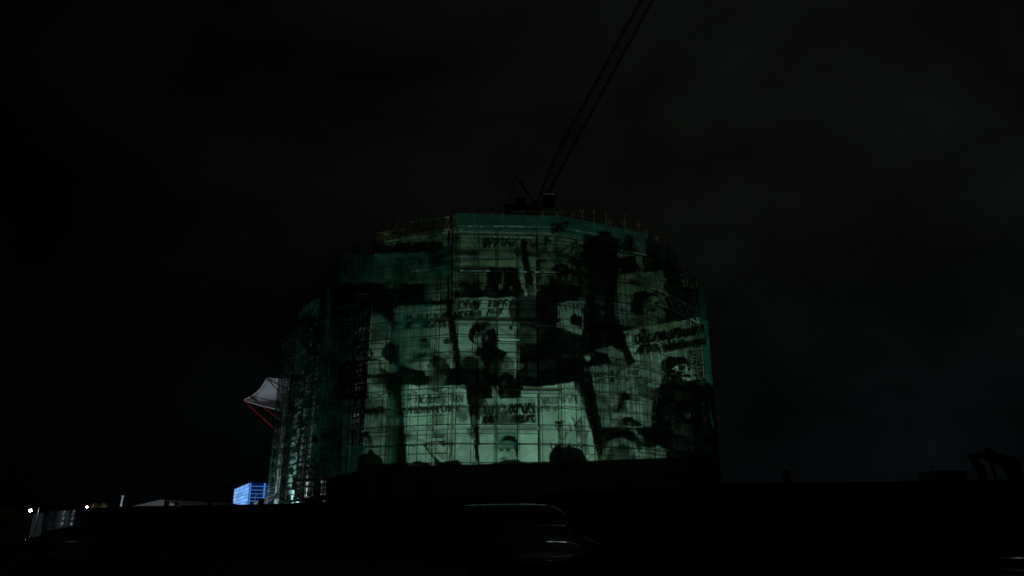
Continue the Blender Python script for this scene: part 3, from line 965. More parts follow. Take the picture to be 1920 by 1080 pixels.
# ------------------------------------------------------------------ excavator and site cabin on the right, behind the hoarding
EY = 58.0
ex0 = at(1905, 900, EY); 
ex = thing('excavator', (ex0.x, EY, 0), 'dark red excavator with raised boom and hanging bucket behind the hoarding', 'excavator')
gx = ex0.x
for s in (-1, 1):
    mb = MB(); n = 20; v = []
    for side in (-.28, .28):
        for i in range(n):
            a = 2 * math.pi * i / n
            x = 1.5 * (1 if math.cos(a) > 0 else -1) * (abs(math.cos(a)) ** .5); z = .48 + .46 * math.sin(a)
            v.append((gx + .8 + x, EY + s * 1.1 + side, z + .04))
    f = [tuple(range(n)), tuple(reversed(range(n, 2 * n)))] + [(i, i + n, (i + 1) % n + n, (i + 1) % n) for i in range(n)]
    mb.add(v, f); mb.build('track', 'dark_steel', ex)
mb = MB(); mb.tube((gx + .8, EY, .9), (gx + .8, EY, 1.5), .8, 16); mb.build('turntable', 'dark_steel', ex)
tz = at(1890, 858, EY).z
# high-reach machine: raised deck and cab
box('engine_house', (gx + 1.4, EY, 2.1), (3.4, 2.6, 1.3), 'digger', ex)
box('cab', (gx - .5, EY - .8, 3.1), (1.5, 1.1, 2.9), 'digger', ex)
box('cab_window', (gx - .5, EY - 1.37, 3.6), (1.2, .03, 1.4), 'glass', ex)
box('counterweight', (gx + 3.2, EY, 2.1), (.7, 2.5, 1.4), 'dark_steel', ex)
b0 = Vector((gx + .3, EY + .3, 2.6)); b1 = at(1896, 868, EY); b2 = at(1849, 852, EY); b3 = at(1826, 856, EY)
def boom(name, pts, ws, m):
    mb = MB(); v = []; f = []
    for i, (p, w) in enumerate(zip(pts, ws)):
        d = (pts[min(i + 1, len(pts) - 1)] - pts[max(0, i - 1)]).normalized(); nn = Vector((-d.z, 0, d.x))
        for sx, sy in ((-1, -1), (1, -1), (1, 1), (-1, 1)):
            v.append(p + nn * (sx * w / 2) + Vector((0, sy * .22, 0)))
    for i in range(len(pts) - 1):
        for q in range(4): f.append((4 * i + q, 4 * i + (q + 1) % 4, 4 * i + 4 + (q + 1) % 4, 4 * i + 4 + q))
    f += [(3, 2, 1, 0), tuple(4 * (len(pts) - 1) + q for q in range(4))]
    mb.add(v, f); return mb.build(name, m, ex)
boom('boom', [b0, b1, b2, b3], [.55, 1.15, .62, .4], 'digger')
boom('dipper_arm', [b3 + Vector((-.2, 0, .25)), at(1838, 880, EY), at(1844, 905, EY)], [.34, .55, .36], 'digger')
tube('ram', at(1852, 846, EY) + Vector((0, 0, .1)), at(1868, 900, EY), .12, 'dark_steel', ex)
tube('ram', b1 + Vector((-.5, 0, .4)), b2 + Vector((0, 0, .5)), .10, 'dark_steel', ex)
bk = at(1850, 912, EY)
mb = MB(); pr = [(0, 0), (.9, .1), (1.2, -.5), (.9, -1.05), (.2, -1.1), (-.15, -.7)]
v = [(bk.x + x, EY - .5, bk.z + z) for x, z in pr] + [(bk.x + x, EY + .5, bk.z + z) for x, z in pr]
n = len(pr); mb.add(v, [tuple(range(n)), tuple(reversed(range(n, 2 * n)))] + [(i, i + n, (i + 1) % n + n, (i + 1) % n) for i in range(n - 1)])
mb.build('bucket', 'dark_steel', ex)

q0 = at(1752, 884, 62); q1 = at(1812, 884, 62)
sb = thing('site_cabin', ((q0.x + q1.x) / 2, 63.2, 0), 'dark two storey stacked site cabin beside the excavator', 'cabin')
cw = q1.x - q0.x; ch = q0.z
for s in range(2):
    box('module', ((q0.x + q1.x) / 2, 63.2, ch * (s + .5) / 2), (cw, 2.4, ch / 2 - .05), 'container', sb)
    for x in (-.25, .25):
        box('window', ((q0.x + q1.x) / 2 + x * cw, 61.98, ch * (s + .55) / 2), (.8, .04, .9), 'glass', sb)
box('roof_rim', ((q0.x + q1.x) / 2, 63.2, ch + .02), (cw + .16, 2.56, .1), 'container', sb)
tube('vent_pipe', (q0.x + .2, 62.6, ch), (q0.x + .2, 62.6, ch + .5), .06, 'container', sb, 6)

# ------------------------------------------------------------------ vehicles standing on the road
def loft(stations, sect, m, name, parent, mtx, smooth=True, sub=1):
    """stations: list of (x, args); sect(args) -> list of (y, z), mirrored afterwards"""
    v = []; f = []; prof = [sect(*a) for _, a in stations]; n = len(prof[0])
    for (x, _), p in zip(stations, prof):
        v += [(x, y, z) for y, z in p] + [(x, -y, z) for y, z in reversed(p)]
    w = 2 * n
    for i in range(len(stations) - 1):
        for q in range(w):
            f.append((i * w + q, i * w + (q + 1) % w, (i + 1) * w + (q + 1) % w, (i + 1) * w + q))
    f.append(tuple(reversed(range(w)))); f.append(tuple((len(stations) - 1) * w + q for q in range(w)))
    me = mesh(name, v, f, m, smooth)
    bm = bmesh.new(); bm.from_mesh(me); bmesh.ops.recalc_face_normals(bm, faces=bm.faces); bm.to_mesh(me); bm.free()
    o = place(name, me, mtx, parent)
    if sub:
        s = o.modifiers.new('smooth', 'SUBSURF'); s.levels = sub; s.render_levels = sub + 1
    return o
def wheel(parent, mtx, x, y, r):
    mb = MB(); prof = [(-.10, r * .62), (-.11, r * .9), (-.08, r), (.08, r), (.11, r * .9), (.10, r * .62)]; n = 24
    v = [(x + b * math.cos(2 * math.pi * i / n), y + a, r + b * math.sin(2 * math.pi * i / n)) for a, b in prof for i in range(n)]
    f = [(j * n + i, j * n + (i + 1) % n, (j + 1) * n + (i + 1) % n, (j + 1) * n + i) for j in range(5) for i in range(n)]
    mb.add(v, f)
    wo = mb.build('wheel', 'rubber', parent, True, mtx)
    mb = MB(); s = 1 if y > 0 else -1
    mb.tube((x, y - .05 * s, r), (x, y + .085 * s, r), r * .18, 12)
    for k in range(5):
        a = 2 * math.pi * k / 5 + .3
        mb.tube((x, y + .07 * s, r), (x + math.cos(a) * r * .6, y + .075 * s, r + math.sin(a) * r * .6), .035, 6)
    mb.tube((x, y - .07 * s, r), (x, y + .03 * s, r), r * .61, 20)
    mb.build('rim', 'alloy', wo, False, mtx)
def vehicle(name, loc, rz, paint, label, kind):
    t = thing(name, (loc[0], loc[1], .004), label, 'van' if kind == 'van' else 'car')
    mtx = Matrix.Translation(Vector((loc[0], loc[1], .004))) @ Matrix.Rotation(rz, 4, 'Z')
    van = kind == 'van'
    if van:
        Lh = 2.55; W = .97
        # x, half width, sill z, belt z, top z
        S = [(-2.50, (.80, .45, 1.05, 2.02)), (-2.46, (.92, .32, 1.12, 2.16)), (-1.9, (.97, .27, 1.15, 2.24)), (0.0, (.98, .27, 1.16, 2.26)),
             (.75, (.98, .27, 1.16, 2.22)), (1.20, (.97, .27, 1.16, 1.96)), (1.62, (.96, .27, 1.12, 1.30)), (2.25, (.92, .28, .98, 1.05)), (2.50, (.82, .36, .80, .84)), (2.55, (.70, .48, .66, .70))]
    else:
        Lh = 2.2; W = .88
        S = [(-2.18, (.66, .48, .74, .86)), (-2.12, (.78, .34, .84, .96)), (-1.5, (.87, .24, .90, 1.00)), (-.5, (.90, .22, .90, .96)), (.6, (.90, .22, .88, .95)),
             (1.1, (.89, .22, .86, .96)), (1.75, (.84, .25, .78, .86)), (2.10, (.74, .32, .64, .70)), (2.18, (.60, .42, .56, .60))]
    def sect(w, zs, zb, zt):
        if van:
            return [(0, zs), (w * .86, zs), (w * .97, zs + .10), (w, zs + (zb - zs) * .40), (w * .985, zs + (zb - zs) * .46), (w, zb - .03), (w * .985, zb + .03),
                    (w * .94 if zt > zb + .4 else w * .97, zb + (zt - zb) * .62), (w * .86, zt - .05), (w * .74, zt), (0, zt + .03)]
        return [(0, zs), (w * .86, zs), (w * .97, zs + .06), (w * .985, zs + (zb - zs) * .30), (w * .975, zs + (zb - zs) * .36), (w, zb - .08), (w * .965, zb), (w * .84, zt - .01), (w * .5, zt + .015), (0, zt + .03)]
    body = loft(S, sect, paint, 'body', t, mtx)
    if not van:
        G = [(-1.62, (.74, .95, .97)), (-1.15, (.76, .94, 1.30)), (-.55, (.77, .92, 1.44)), (.15, (.77, .92, 1.46)), (.55, (.76, .92, 1.38)), (1.22, (.72, .93, .96))]
        def gs(w, zb, zt):
            return [(0, zb - .05), (w, zb - .04), (w * .99, zb + .02), (w * .80, zt - .03), (w * .70, zt), (0, zt + .02)]
        loft(G, gs, 'glass', 'window_glass', t, mtx)
        Rf = [(-1.05, (.60, 1.335)), (-.5, (.64, 1.465)), (.15, (.64, 1.485)), (.48, (.61, 1.425))]
        loft(Rf, lambda w, z: [(0, z - .03), (w, z - .045), (w * .99, z - .01), (w * .6, z + .02), (0, z + .03)], paint, 'roof', t, mtx)
        for s in (-1, 1):
            for (x0, z0, x1, z1, r) in ((1.12, .98, .50, 1.40, .03), (-.30, .95, -.38, 1.42, .035), (-1.60, .98, -1.08, 1.32, .05)):
                tube('pillar', mtx @ Vector((x0, s * .735, z0)), mtx @ Vector((x1, s * .60, z1)), r, paint, t, 8)
            tube('window_trim', mtx @ Vector((-1.45, s * .775, .965)), mtx @ Vector((1.0, s * .765, .955)), .014, 'chrome', t, 6)
    else:
        for s in (-1, 1):
            qp = [(.05, .0), (.95, .0), (.78, .62), (.05, .66)]
            v = [(.25 + x, s * (.965 - .05 * z / .66), 1.62 + z * .6) for x, z in qp]
            me = mesh('side_window', v, [(0, 1, 2, 3)] if s < 0 else [(3, 2, 1, 0)], 'glass')
            o = place('side_window', me, mtx, t); sm = o.modifiers.new('thickness', 'SOLIDIFY'); sm.thickness = .02
            tube('rub_strip', mtx @ Vector((-2.2, s * .985, .55)), mtx @ Vector((2.0, s * .965, .55)), .035, 'chrome', t, 8)  # these chrome strips are placed to catch the tube lamp as glints
            tube('roof_gutter', mtx @ Vector((-2.3, s * .85, 2.17)), mtx @ Vector((.7, s * .85, 2.17)), .03, 'chrome', t, 8)
            tube('slide_rail', mtx @ Vector((-2.2, s * .985, 1.18)), mtx @ Vector((1.2, s * .985, 1.16)), .028, 'chrome', t, 8)
            tube('window_trim', mtx @ Vector((-2.2, s * .965, 1.60)), mtx @ Vector((1.2, s * .965, 1.60)), .024, 'chrome', t, 8)
        v = [(1.20, -.80, 1.94), (1.20, .80, 1.94), (1.66, .84, 1.33), (1.66, -.84, 1.33)]
        o = place('windscreen', mesh('windscreen', [(x + .05, y, z + .05) for x, y, z in v], [(0, 1, 2, 3)], 'glass'), mtx, t)
        sm = o.modifiers.new('thickness', 'SOLIDIFY'); sm.thickness = .02
    wx = 1.45 if not van else 1.62
    for x in (-wx + (.05 if not van else 0), wx - .05):
        for s in (-1, 1):
            wheel(t, mtx, x, s * (W - .06), .33 if not van else .35)
            mb = MB(); n = 16; r = .40                                     # dark arch lip
            pr = None
            for i in range(n + 1):
                a = math.pi * i / n
                q = Vector((x + r * math.cos(a), s * (W + .015), .33 + r * math.sin(a)))
                if pr is not None: mb.tube(pr, q, .025, 6)
                pr = q
            mb.build('arch_lip', 'trim', t, True, mtx)
    zl = .70 if not van else .88
    for s in (-1, 1):
        mb = MB(); mb.box((Lh - .12, s * W * .72, zl), (.16, .34, .13)); mb.build('headlight', 'lamp_clear', t, False, mtx)
        mb = MB(); mb.box((-Lh + .07, s * W * .80, zl + .12), (.10, .22, .16 if not van else .55)); mb.build('tail_light', 'lamp_red', t, False, mtx)
        mb = MB(); mx = .85 if not van else 1.25; mz = 1.0 if not van else 1.3
        mb.box((mx, s * (W + .12), mz), (.10, .20, .14)); mb.tube((mx, s * (W - .1), mz - .04), (mx, s * (W + .06), mz - .02), .02, 6)
        mb.build('wing_mirror', paint, t, False, mtx)
        for x in ((-.05, -.95) if not van else (.35,)):
            mb = MB(); mb.tube((x, s * (W + .022), .80 if not van else 1.05), (x - .18, s * (W + .022), .80 if not van else 1.05), .014, 6)
            mb.build('door_handle', 'chrome' if not van else 'trim', t, False, mtx)
        mb = MB(); mb.tube((-Lh * .58, s * (W + .0), .30), (Lh * .55, s * (W + .0), .29), .028, 8); mb.build('sill_trim', 'chrome' if not van else 'trim', t, True, mtx)
    mb = MB(); mb.box((Lh - .01, 0, .45), (.03, .52, .11)); mb.build('number_plate', 'plate', t, False, mtx)
    mb = MB(); mb.box((-Lh + .03, 0, .62), (.03, .52, .11)); mb.build('number_plate', 'plate', t, False, mtx)
    return t
cl = at(136, 1000, 43)
vehicle('parked_car', (cl.x, 43), R(29), 'black_paint', 'black saloon car on the road below the corrugated fence', 'car')
vehicle('parked_van', (.6, 25.5), R(-3), 'navy_paint', 'dark panel van standing before the hoarding, glints along its side', 'van')
cr_ = at(1868, 1020, 22)
vehicle('parked_car', (cr_.x, 22.6), R(-32), 'grey_paint', 'charcoal saloon car parked before the hoarding near the excavator', 'car')

# ------------------------------------------------------------------ the projected picture: film slide in the projector
OX, OY, CW, CH = 470, 370, 930, 560
cv = np.full((CH, CW), .10)
YY, XX = np.mgrid[0:CH, 0:CW].astype(float); XX += OX; YY += OY
def vnoise(cell, seed):
    r_ = np.random.default_rng(seed)
    gh, gw = int(CH / cell) + 3, int(CW / cell) + 3
    g = r_.random((gh, gw))
    y = (YY - OY) / cell; x = (XX - OX) / cell
    yi = y.astype(int); xi = x.astype(int); fy = y - yi; fx = x - xi
    fy = fy * fy * (3 - 2 * fy); fx = fx * fx * (3 - 2 * fx)
    return (g[yi, xi] * (1 - fx) + g[yi, xi + 1] * fx) * (1 - fy) + (g[yi + 1, xi] * (1 - fx) + g[yi + 1, xi + 1] * fx) * fy
TEX = .5 * vnoise(26, 1) + .3 * vnoise(11, 2) + .2 * vnoise(5, 3)
FINE = .5 * vnoise(7, 4) + .5 * vnoise(3, 5)
def win(x0, y0, x1, y1, pad=6):
    return slice(max(0, int(y0 - OY - pad)), min(CH, int(y1 - OY + pad) + 1)), slice(max(0, int(x0 - OX - pad)), min(CW, int(x1 - OX + pad) + 1))
def lay(sl, mask, val, tex):
    v = val if tex == 0 else val * (1 - tex + 2 * tex * TEX[sl])
    cv[sl] = cv[sl] * (1 - mask) + v * mask
def poly(pts, val, soft=1.3, a=1.0, tex=.12):
    p = np.array(pts, float)
    sl = win(p[:, 0].min(), p[:, 1].min(), p[:, 0].max(), p[:, 1].max())
    X = XX[sl]; Y = YY[sl]; ins = np.zeros(X.shape, bool); dist = np.full(X.shape, 1e9)
    for (x0, y0), (x1, y1) in zip(p, np.roll(p, -1, 0)):
        c = ((y0 > Y) != (y1 > Y)) & (X < (x1 - x0) * (Y - y0) / ((y1 - y0) if y1 != y0 else 1e-9) + x0)
        ins ^= c
        dx, dy = x1 - x0, y1 - y0
        t = np.clip(((X - x0) * dx + (Y - y0) * dy) / (dx * dx + dy * dy + 1e-9), 0, 1)
        dist = np.minimum(dist, np.hypot(X - x0 - t * dx, Y - y0 - t * dy))
    sd = np.where(ins, dist, -dist)
    lay(sl, np.clip(sd / (soft * .55) * .5 + .5, 0, 1) * a, val, tex)
def ell(cx, cy, rx, ry, val, rot=0, soft=1.5, a=1.0, tex=.12, rough=0.0, seed=0):
    m = max(rx, ry) * (1 + rough)
    sl = win(cx - m, cy - m, cx + m, cy + m)
    c, s = math.cos(R(rot)), math.sin(R(rot))
    X = XX[sl] - cx; Y = YY[sl] - cy
    u = (X * c + Y * s) / rx; v = (-X * s + Y * c) / ry
    rr = np.hypot(u, v)
    lim = 1.0
    if rough:
        th = np.arctan2(v, u); r_ = np.random.default_rng(seed)
        for k in range(3, 15): lim = lim + rough / 2.2 * math.sqrt(3 / k) * np.sin(k * th + r_.uniform(0, 6.28))
    lay(sl, np.clip((lim - rr) * min(rx, ry) / (soft * .55) * .5 + .5, 0, 1) * a, val, tex)
def stroke(x0, y0, x1, y1, w, val, a=1.0, soft=1.2, tex=.1):
    sl = win(min(x0, x1) - w, min(y0, y1) - w, max(x0, x1) + w, max(y0, y1) + w)
    X = XX[sl]; Y = YY[sl]; dx, dy = x1 - x0, y1 - y0
    t = np.clip(((X - x0) * dx + (Y - y0) * dy) / (dx * dx + dy * dy + 1e-9), 0, 1)
    d = np.hypot(X - x0 - t * dx, Y - y0 - t * dy)
    lay(sl, np.clip((w / 2 - d) / soft + .5, 0, 1) * a, val, tex)
def smear(x0, y0, x1, y1, h, val, n, seed, a=.85, w=2.6):
    """a blurred line of block capitals that cannot be read: bars, bowls and slants"""
    r_ = random.Random(seed)
    for i in range(n):
        t = (i + .5) / n; cx = x0 + (x1 - x0) * t; cy = y0 + (y1 - y0) * t
        cwid = (x1 - x0) / n * .34
        if r_.random() < .10: continue
        for _ in range(3):
            k = r_.choice('|/-o\\|')
            if k == '|': x = cx + r_.choice((-1, 1)) * cwid; stroke(x, cy - h / 2, x, cy + h / 2, w, val, a)
            elif k == '/': stroke(cx - cwid, cy + h / 2, cx + cwid, cy - h / 2, w, val, a)
            elif k == '\\': stroke(cx - cwid, cy - h / 2, cx + cwid, cy + h / 2, w, val, a)
            elif k == '-': y = cy + r_.choice((-.5, 0, .5)) * h; stroke(cx - cwid, y, cx + cwid, y, w, val, a)
            else: ell(cx, cy, cwid, h / 2, val, a=a * .7); ell(cx, cy, cwid * .4, h * .2, .5, a=.5)
cv *= (.35 + 1.1 * TEX)
# --- upper belt and the bands under it
poly([(828, 400), (1052, 396), (1215, 436), (1215, 458), (1060, 436), (828, 440)], .50)
poly([(640, 398), (830, 398), (830, 446), (740, 456), (640, 462)], .20)
poly([(700, 446), (830, 440), (832, 456), (700, 460)], .34, soft=3)
poly([(640, 456), (900, 452), (900, 470), (640, 474)], .03, soft=4)
poly([(630, 478), (800, 474), (800, 532), (628, 534)], .52, soft=3, tex=.5)
for i in range(9):
    ell(640 + 18 * i, 505 + 10 * math.sin(i * 2.1), 6, 12, .42 if i % 2 else .12, soft=4, rough=.3, seed=i, a=.6)
poly([(612, 533), (764, 531), (764, 566), (612, 570)], .02, soft=2)
ell(672, 555, 13, 10, .40, soft=4, rough=.2, seed=3, tex=.6); ell(673, 566, 3, 5, .5, soft=3); ell(668, 556, 3, 2, .1)
poly([(800, 470), (905, 462), (905, 560), (800, 566)], .30, soft=3, tex=.5)
ell(838, 490, 34, 10, .05, soft=8); ell(884, 484, 24, 7, .07, soft=8)
poly([(796, 512), (846, 504), (848, 562), (796, 566)], .44, soft=2, tex=.3)
poly([(830, 438), (1085, 434), (1100, 486), (830, 490)], .42, soft=3, tex=.5)
smear(896, 456, 968, 453, 15, .05, 7, 31, w=3.6); smear(980, 438, 1060, 425, 15, .04, 7, 32, w=4); smear(982, 456, 1034, 451, 12, .06, 5, 33, w=3)
for i in range(8): stroke(1012 + 9 * i, 474 + 3 * (i % 3), 1030 + 8 * i, 462 + 9 * (i % 2), 2.4, .10, .7)
poly([(846, 492), (1006, 484), (1010, 564), (846, 568)], .70, soft=2)
poly([(846, 482), (1000, 474), (1000, 480), (846, 488)], .58, soft=2)
# heads before the pale wall
poly([(862, 508), (872, 498), (890, 495), (904, 502), (910, 520), (905, 544), (864, 546), (858, 526)], .34, soft=3, tex=.5)
ell(884, 503, 20, 6, .46, soft=3); poly([(862, 526), (880, 534), (898, 524), (900, 548), (858, 548)], .10, soft=4, tex=.5)
poly([(911, 513), (914, 504), (919, 499), (927, 506), (935, 510), (944, 499), (947, 520), (940, 536), (924, 540), (912, 530)], .02, soft=1.6)
poly([(945, 505), (955, 500), (967, 507), (975, 524), (978, 540), (962, 550), (945, 542)], .02, soft=1.6)
poly([(908, 536), (978, 538), (984, 562), (960, 556), (930, 566), (906, 560)], .06, soft=3, tex=.8)
ell(939, 537, 5, 5, .5, soft=2); ell(958, 540, 3, 4, .4, soft=2); stroke(946, 500, 942, 528, 3, .66)
poly([(850, 546), (910, 544), (912, 560), (850, 562)], .05, soft=3, tex=.6)
# raised arm
poly([(976, 452), (981, 446), (990, 452), (987, 467), (996, 505), (1004, 556), (990, 562), (979, 490)], .03, soft=1.5)
ell(996, 546, 8, 13, .58, rot=-20, soft=4, a=.7); ell(1014, 538, 8, 9, .46, soft=3, a=.8)
poly([(950, 562), (1020, 548), (1022, 582), (952, 592)], .16, soft=4, tex=.6)
# person in fur collar
poly([(1012, 494), (1030, 484), (1060, 488), (1082, 500), (1086, 536), (1016, 536)], .36, soft=3, tex=.8)
ell(1034, 501, 15, 7, .52, soft=3, tex=.6, rough=.2, seed=9)
poly([(1026, 516), (1036, 502), (1050, 494), (1064, 498), (1072, 512), (1060, 540), (1034, 540)], .04, soft=2)
for i in range(7): ell(1034 + 7 * i, 514 + 9 * math.sin(i * 2.7), 3, 4, .46, soft=2, a=.85)
ell(1067, 520, 4, 8, .5, rot=20, soft=2)
poly([(1016, 534), (1082, 534), (1092, 596), (1048, 566), (1042, 640), (1010, 640), (1002, 580)], .012, soft=2)
poly([(962, 588), (1012, 580), (1036, 640), (1036, 725), (966, 725)], .07, soft=2, tex=.7)
poly([(975, 640), (1170, 630), (1184, 690), (1120, 724), (975, 730)], .014, soft=3)
poly([(958, 572), (1008, 566), (1010, 645), (968, 650)], .17, soft=2, tex=.4)
# tall black figure with wide hat
poly([(1156, 440), (1204, 446), (1206, 522), (1160, 526)], .42, soft=3, tex=.4)
poly([(1090, 500), (1160, 500), (1164, 640), (1096, 640)], .20, soft=3, tex=.7)
poly([(1076, 449), (1091, 452), (1116, 442), (1122, 434), (1138, 436), (1146, 446), (1156, 450), (1151, 462), (1159, 479), (1159, 512), (1157, 530), (1150, 560), (1152, 625),
      (1132, 628), (1136, 560), (1143, 530), (1138, 522), (1127, 545), (1119, 540), (1116, 508), (1090, 498), (1087, 473), (1097, 466), (1080, 457)], .006, soft=1.6)
poly([(1098, 556), (1106, 553), (1118, 560), (1134, 596), (1142, 660), (1092, 660)], .010, soft=2)
poly([(1162, 474), (1163, 456), (1172, 441), (1181, 449), (1188, 474)], .01, soft=1.6)
poly([(1160, 484), (1190, 480), (1196, 500), (1190, 514), (1164, 514)], .012, soft=2)
poly([(1158, 475), (1190, 475), (1197, 479), (1160, 484)], .48, soft=2)
poly([(1204, 446), (1320, 480), (1300, 520), (1206, 520)], .06, soft=4, tex=.6)
poly([(1160, 518), (1244, 506), (1246, 562), (1158, 552)], .44, soft=3, tex=.25)
poly([(1158, 552), (1246, 562), (1244, 640), (1160, 620)], .32, soft=4, tex=.5)
# head looking to the right
poly([(1176, 600), (1196, 596), (1240, 592), (1266, 620), (1176, 640)], .24, soft=3, tex=.8)
ell(1220, 574, 18, 21, .30, rot=-8, soft=2, tex=.4)
poly([(1177, 570), (1180, 557), (1190, 549), (1206, 546), (1226, 548), (1236, 556), (1222, 555), (1209, 562), (1206, 578), (1206, 592), (1192, 592), (1181, 584)], .012, soft=1.5)
ell(1229, 562, 5, 3, .48, soft=2); ell(1215, 566, 4, 2.4, .03); ell(1230, 568, 4, 2, .03); stroke(1224, 566, 1226, 576, 3, .50); ell(1222, 582, 7, 1.8, .03); ell(1224, 588, 8, 3, .38)
ell(1242, 590, 6, 8, .34, soft=3, rough=.2, seed=14)
# right placard with two slanted lines of heavy capitals
poly([(1170, 620), (1304, 596), (1330, 640), (1340, 694), (1186, 690)], .56, tex=.25)
poly([(1302, 596), (1336, 594), (1350, 728), (1306, 724), (1298, 690)], .72, soft=1.5)
poly([(1288, 500), (1322, 520), (1330, 600), (1296, 604)], .40, soft=2)
smear(1182, 638, 1310, 620, 15, .02, 10, 21, w=4.6); smear(1190, 657, 1316, 640, 13, .02, 10, 22, w=5)
poly([(1212, 626), (1300, 614), (1302, 628), (1214, 642)], .03, soft=2, a=.55); poly([(1240, 648), (1314, 636), (1318, 646), (1246, 660)], .02, soft=2, a=.8)
stroke(1303, 614, 1309, 630, 5, .02)
poly([(1146, 590), (1160, 600), (1174, 640), (1190, 680), (1160, 690), (1140, 640)], .012, soft=2)
# small placard in the middle
poly([(1046, 566), (1096, 564), (1092, 628), (1042, 612)], .60, tex=.3)
for i in range(6): stroke(1050 + 8 * i, 570, 1054 + 7 * i, 582, 2.6, .10, .8)
poly([(1068, 596), (1078, 586), (1090, 596), (1090, 614), (1070, 610)], .04, soft=2)
# left group of sheets
poly([(620, 574), (690, 570), (692, 684), (616, 690)], .34, soft=3, tex=.8)
for i in range(10): stroke(622 + 6 * (i % 5), 600 + 8 * i, 660 + 6 * (i % 3), 592 + 9 * i, 2.4, .05, .7)
smear(636, 590, 688, 586, 10, .05, 6, 24)
poly([(690, 574), (742, 570), (744, 600), (722, 610), (690, 596)], .05, soft=2)
poly([(688, 594), (712, 590), (730, 606), (748, 640), (742, 700), (688, 700)], .54, soft=2, tex=.3)
poly([(738, 580), (748, 573), (758, 574), (752, 690), (740, 690)], .56, soft=2)
poly([(716, 656), (732, 640), (744, 648), (750, 722), (724, 720), (710, 686)], .10, soft=3, tex=.9)
poly([(690, 640), (702, 648), (710, 704), (700, 740), (688, 746)], .64, soft=2)
ell(695, 660, 3, 9, .08, rot=-20); poly([(712, 664), (742, 690), (736, 702), (714, 690)], .62, soft=2)
poly([(624, 700), (636, 680), (656, 674), (676, 680), (688, 700), (690, 748), (622, 752)], .008, soft=2)
poly([(690, 712), (720, 720), (732, 752), (690, 756)], .60, soft=3, tex=.4)
# left poster with two lines of capitals and a small figure
poly([(751, 576), (835, 570), (842, 629), (852, 690), (770, 712), (750, 690)], .70)
smear(754, 597, 833, 592, 10, .12, 10, 41, w=2.4); smear(753, 612, 834, 608, 10, .05, 9, 42, w=3)
poly([(786, 637), (792, 632), (799, 634), (807, 645), (800, 642), (790, 641)], .03, soft=1.5)
ell(795, 647, 7, 7, .50, soft=2); stroke(785, 646, 808, 652, 1.8, .2); stroke(766, 682, 789, 668, 5, .04); stroke(789, 668, 806, 652, 2, .25)
ell(838, 640, 6, 6, .20, soft=2); ell(846, 647, 3, 6, .62, soft=2)
poly([(749, 682), (770, 690), (796, 696), (806, 716), (749, 716)], .03, soft=2, tex=.6)
poly([(804, 676), (813, 669), (823, 668), (834, 677), (846, 696), (852, 722), (812, 722), (815, 690)], .012, soft=1.6)
# centre poster with the figure in profile
poly([(842, 560), (953, 557), (958, 600), (972, 660), (966, 724), (862, 724), (850, 640)], .70)
smear(847, 572, 952, 567, 12, .04, 11, 43, w=3); smear(850, 592, 944, 583, 11, .06, 11, 44, w=3)
poly([(835, 562), (843, 561), (866, 690), (866, 724), (855, 724), (848, 660)], .010, soft=1.4)
poly([(878, 630), (879, 618), (885, 610), (893, 604.5), (905, 603), (917, 606), (926, 614), (931, 628), (931, 643), (928, 651), (931, 650), (953, 663), (945, 673), (943, 724), (904, 724),
      (903, 676), (889, 662), (896, 653), (897, 648), (890, 645), (881, 638)], .008, soft=1.4)
poly([(888, 630), (893, 626.5), (899, 627), (904, 632), (907, 640), (902, 644), (898, 647), (891, 643), (888, 636)], .60, soft=1.2)
ell(895, 625.5, 4, 2, .45); ell(896, 629.5, 3.6, 1.4, .02); stroke(904, 636, 908, 645, 3.6, .03); ell(911, 634, 3, 4, .42, soft=2); ell(900, 647, 4, 2.2, .36); ell(901, 651, 3, 2, .18)
poly([(864, 690), (866, 676), (876, 668), (888, 665), (899, 672), (904, 690), (902, 724), (864, 724)], .13, soft=2, tex=.5)
stroke(884, 666, 900, 672, 3, .48); ell(902, 684, 5, 9, .40, soft=2); poly([(866, 696), (898, 694), (902, 724), (866, 724)], .03, soft=2)
stroke(962, 575, 972, 690, 7, .55, .75, tex=.6); ell(967, 612, 6, 7, .72, soft=2); ell(958, 615, 3, 5, .1)
poly([(938, 686), (950, 668), (964, 676), (966, 716), (944, 722)], .26, soft=2, tex=.7); stroke(940, 693, 968, 690, 2.4, .6)
# coats across the middle
poly([(752, 702), (806, 712), (900, 710), (968, 716), (972, 745), (872, 745), (868, 722), (752, 722)], .09, soft=3, tex=.95)
poly([(870, 722), (900, 720), (904, 870), (893, 870)], .010, soft=1.5)
poly([(906, 748), (912, 720), (930, 700), (956, 698), (976, 722), (966, 748)], .025, soft=2); poly([(920, 723), (928, 726), (938, 747), (926, 747)], .76, soft=1.4); stroke(946, 716, 948, 746, 8, .16, .8)
# lower left poster
poly([(742, 712), (756, 722), (768, 872), (740, 868)], .010, soft=1.6)
poly([(751, 724), (758, 723), (868, 722), (872, 726), (873, 738), (895, 872), (764, 873)], .86, soft=1)
smear(761, 749, 868, 746, 14, .14, 12, 45, w=2.6); smear(762, 769, 867, 766, 12, .12, 12, 46, w=2.6)
poly([(810, 776), (832, 775), (832, 798), (811, 798)], .58, soft=1.5); poly([(811, 808), (834, 807), (833, 820), (812, 820)], .66, soft=1.5); stroke(812, 820, 832, 818, 3, .2)
stroke(795, 834, 816, 862, 3.4, .02); stroke(795, 833, 822, 827, 2, .15); poly([(822, 829), (830, 828), (836, 833), (830, 836)], .03, soft=1.2)
stroke(818, 828, 834, 827, 1.8, .12); stroke(816, 851, 838, 848, 1.8, .30); ell(832, 856, 11, 5, .74, soft=2); ell(843, 833, 2.6, 5, .06); stroke(846, 840, 842, 862, 2, .25)
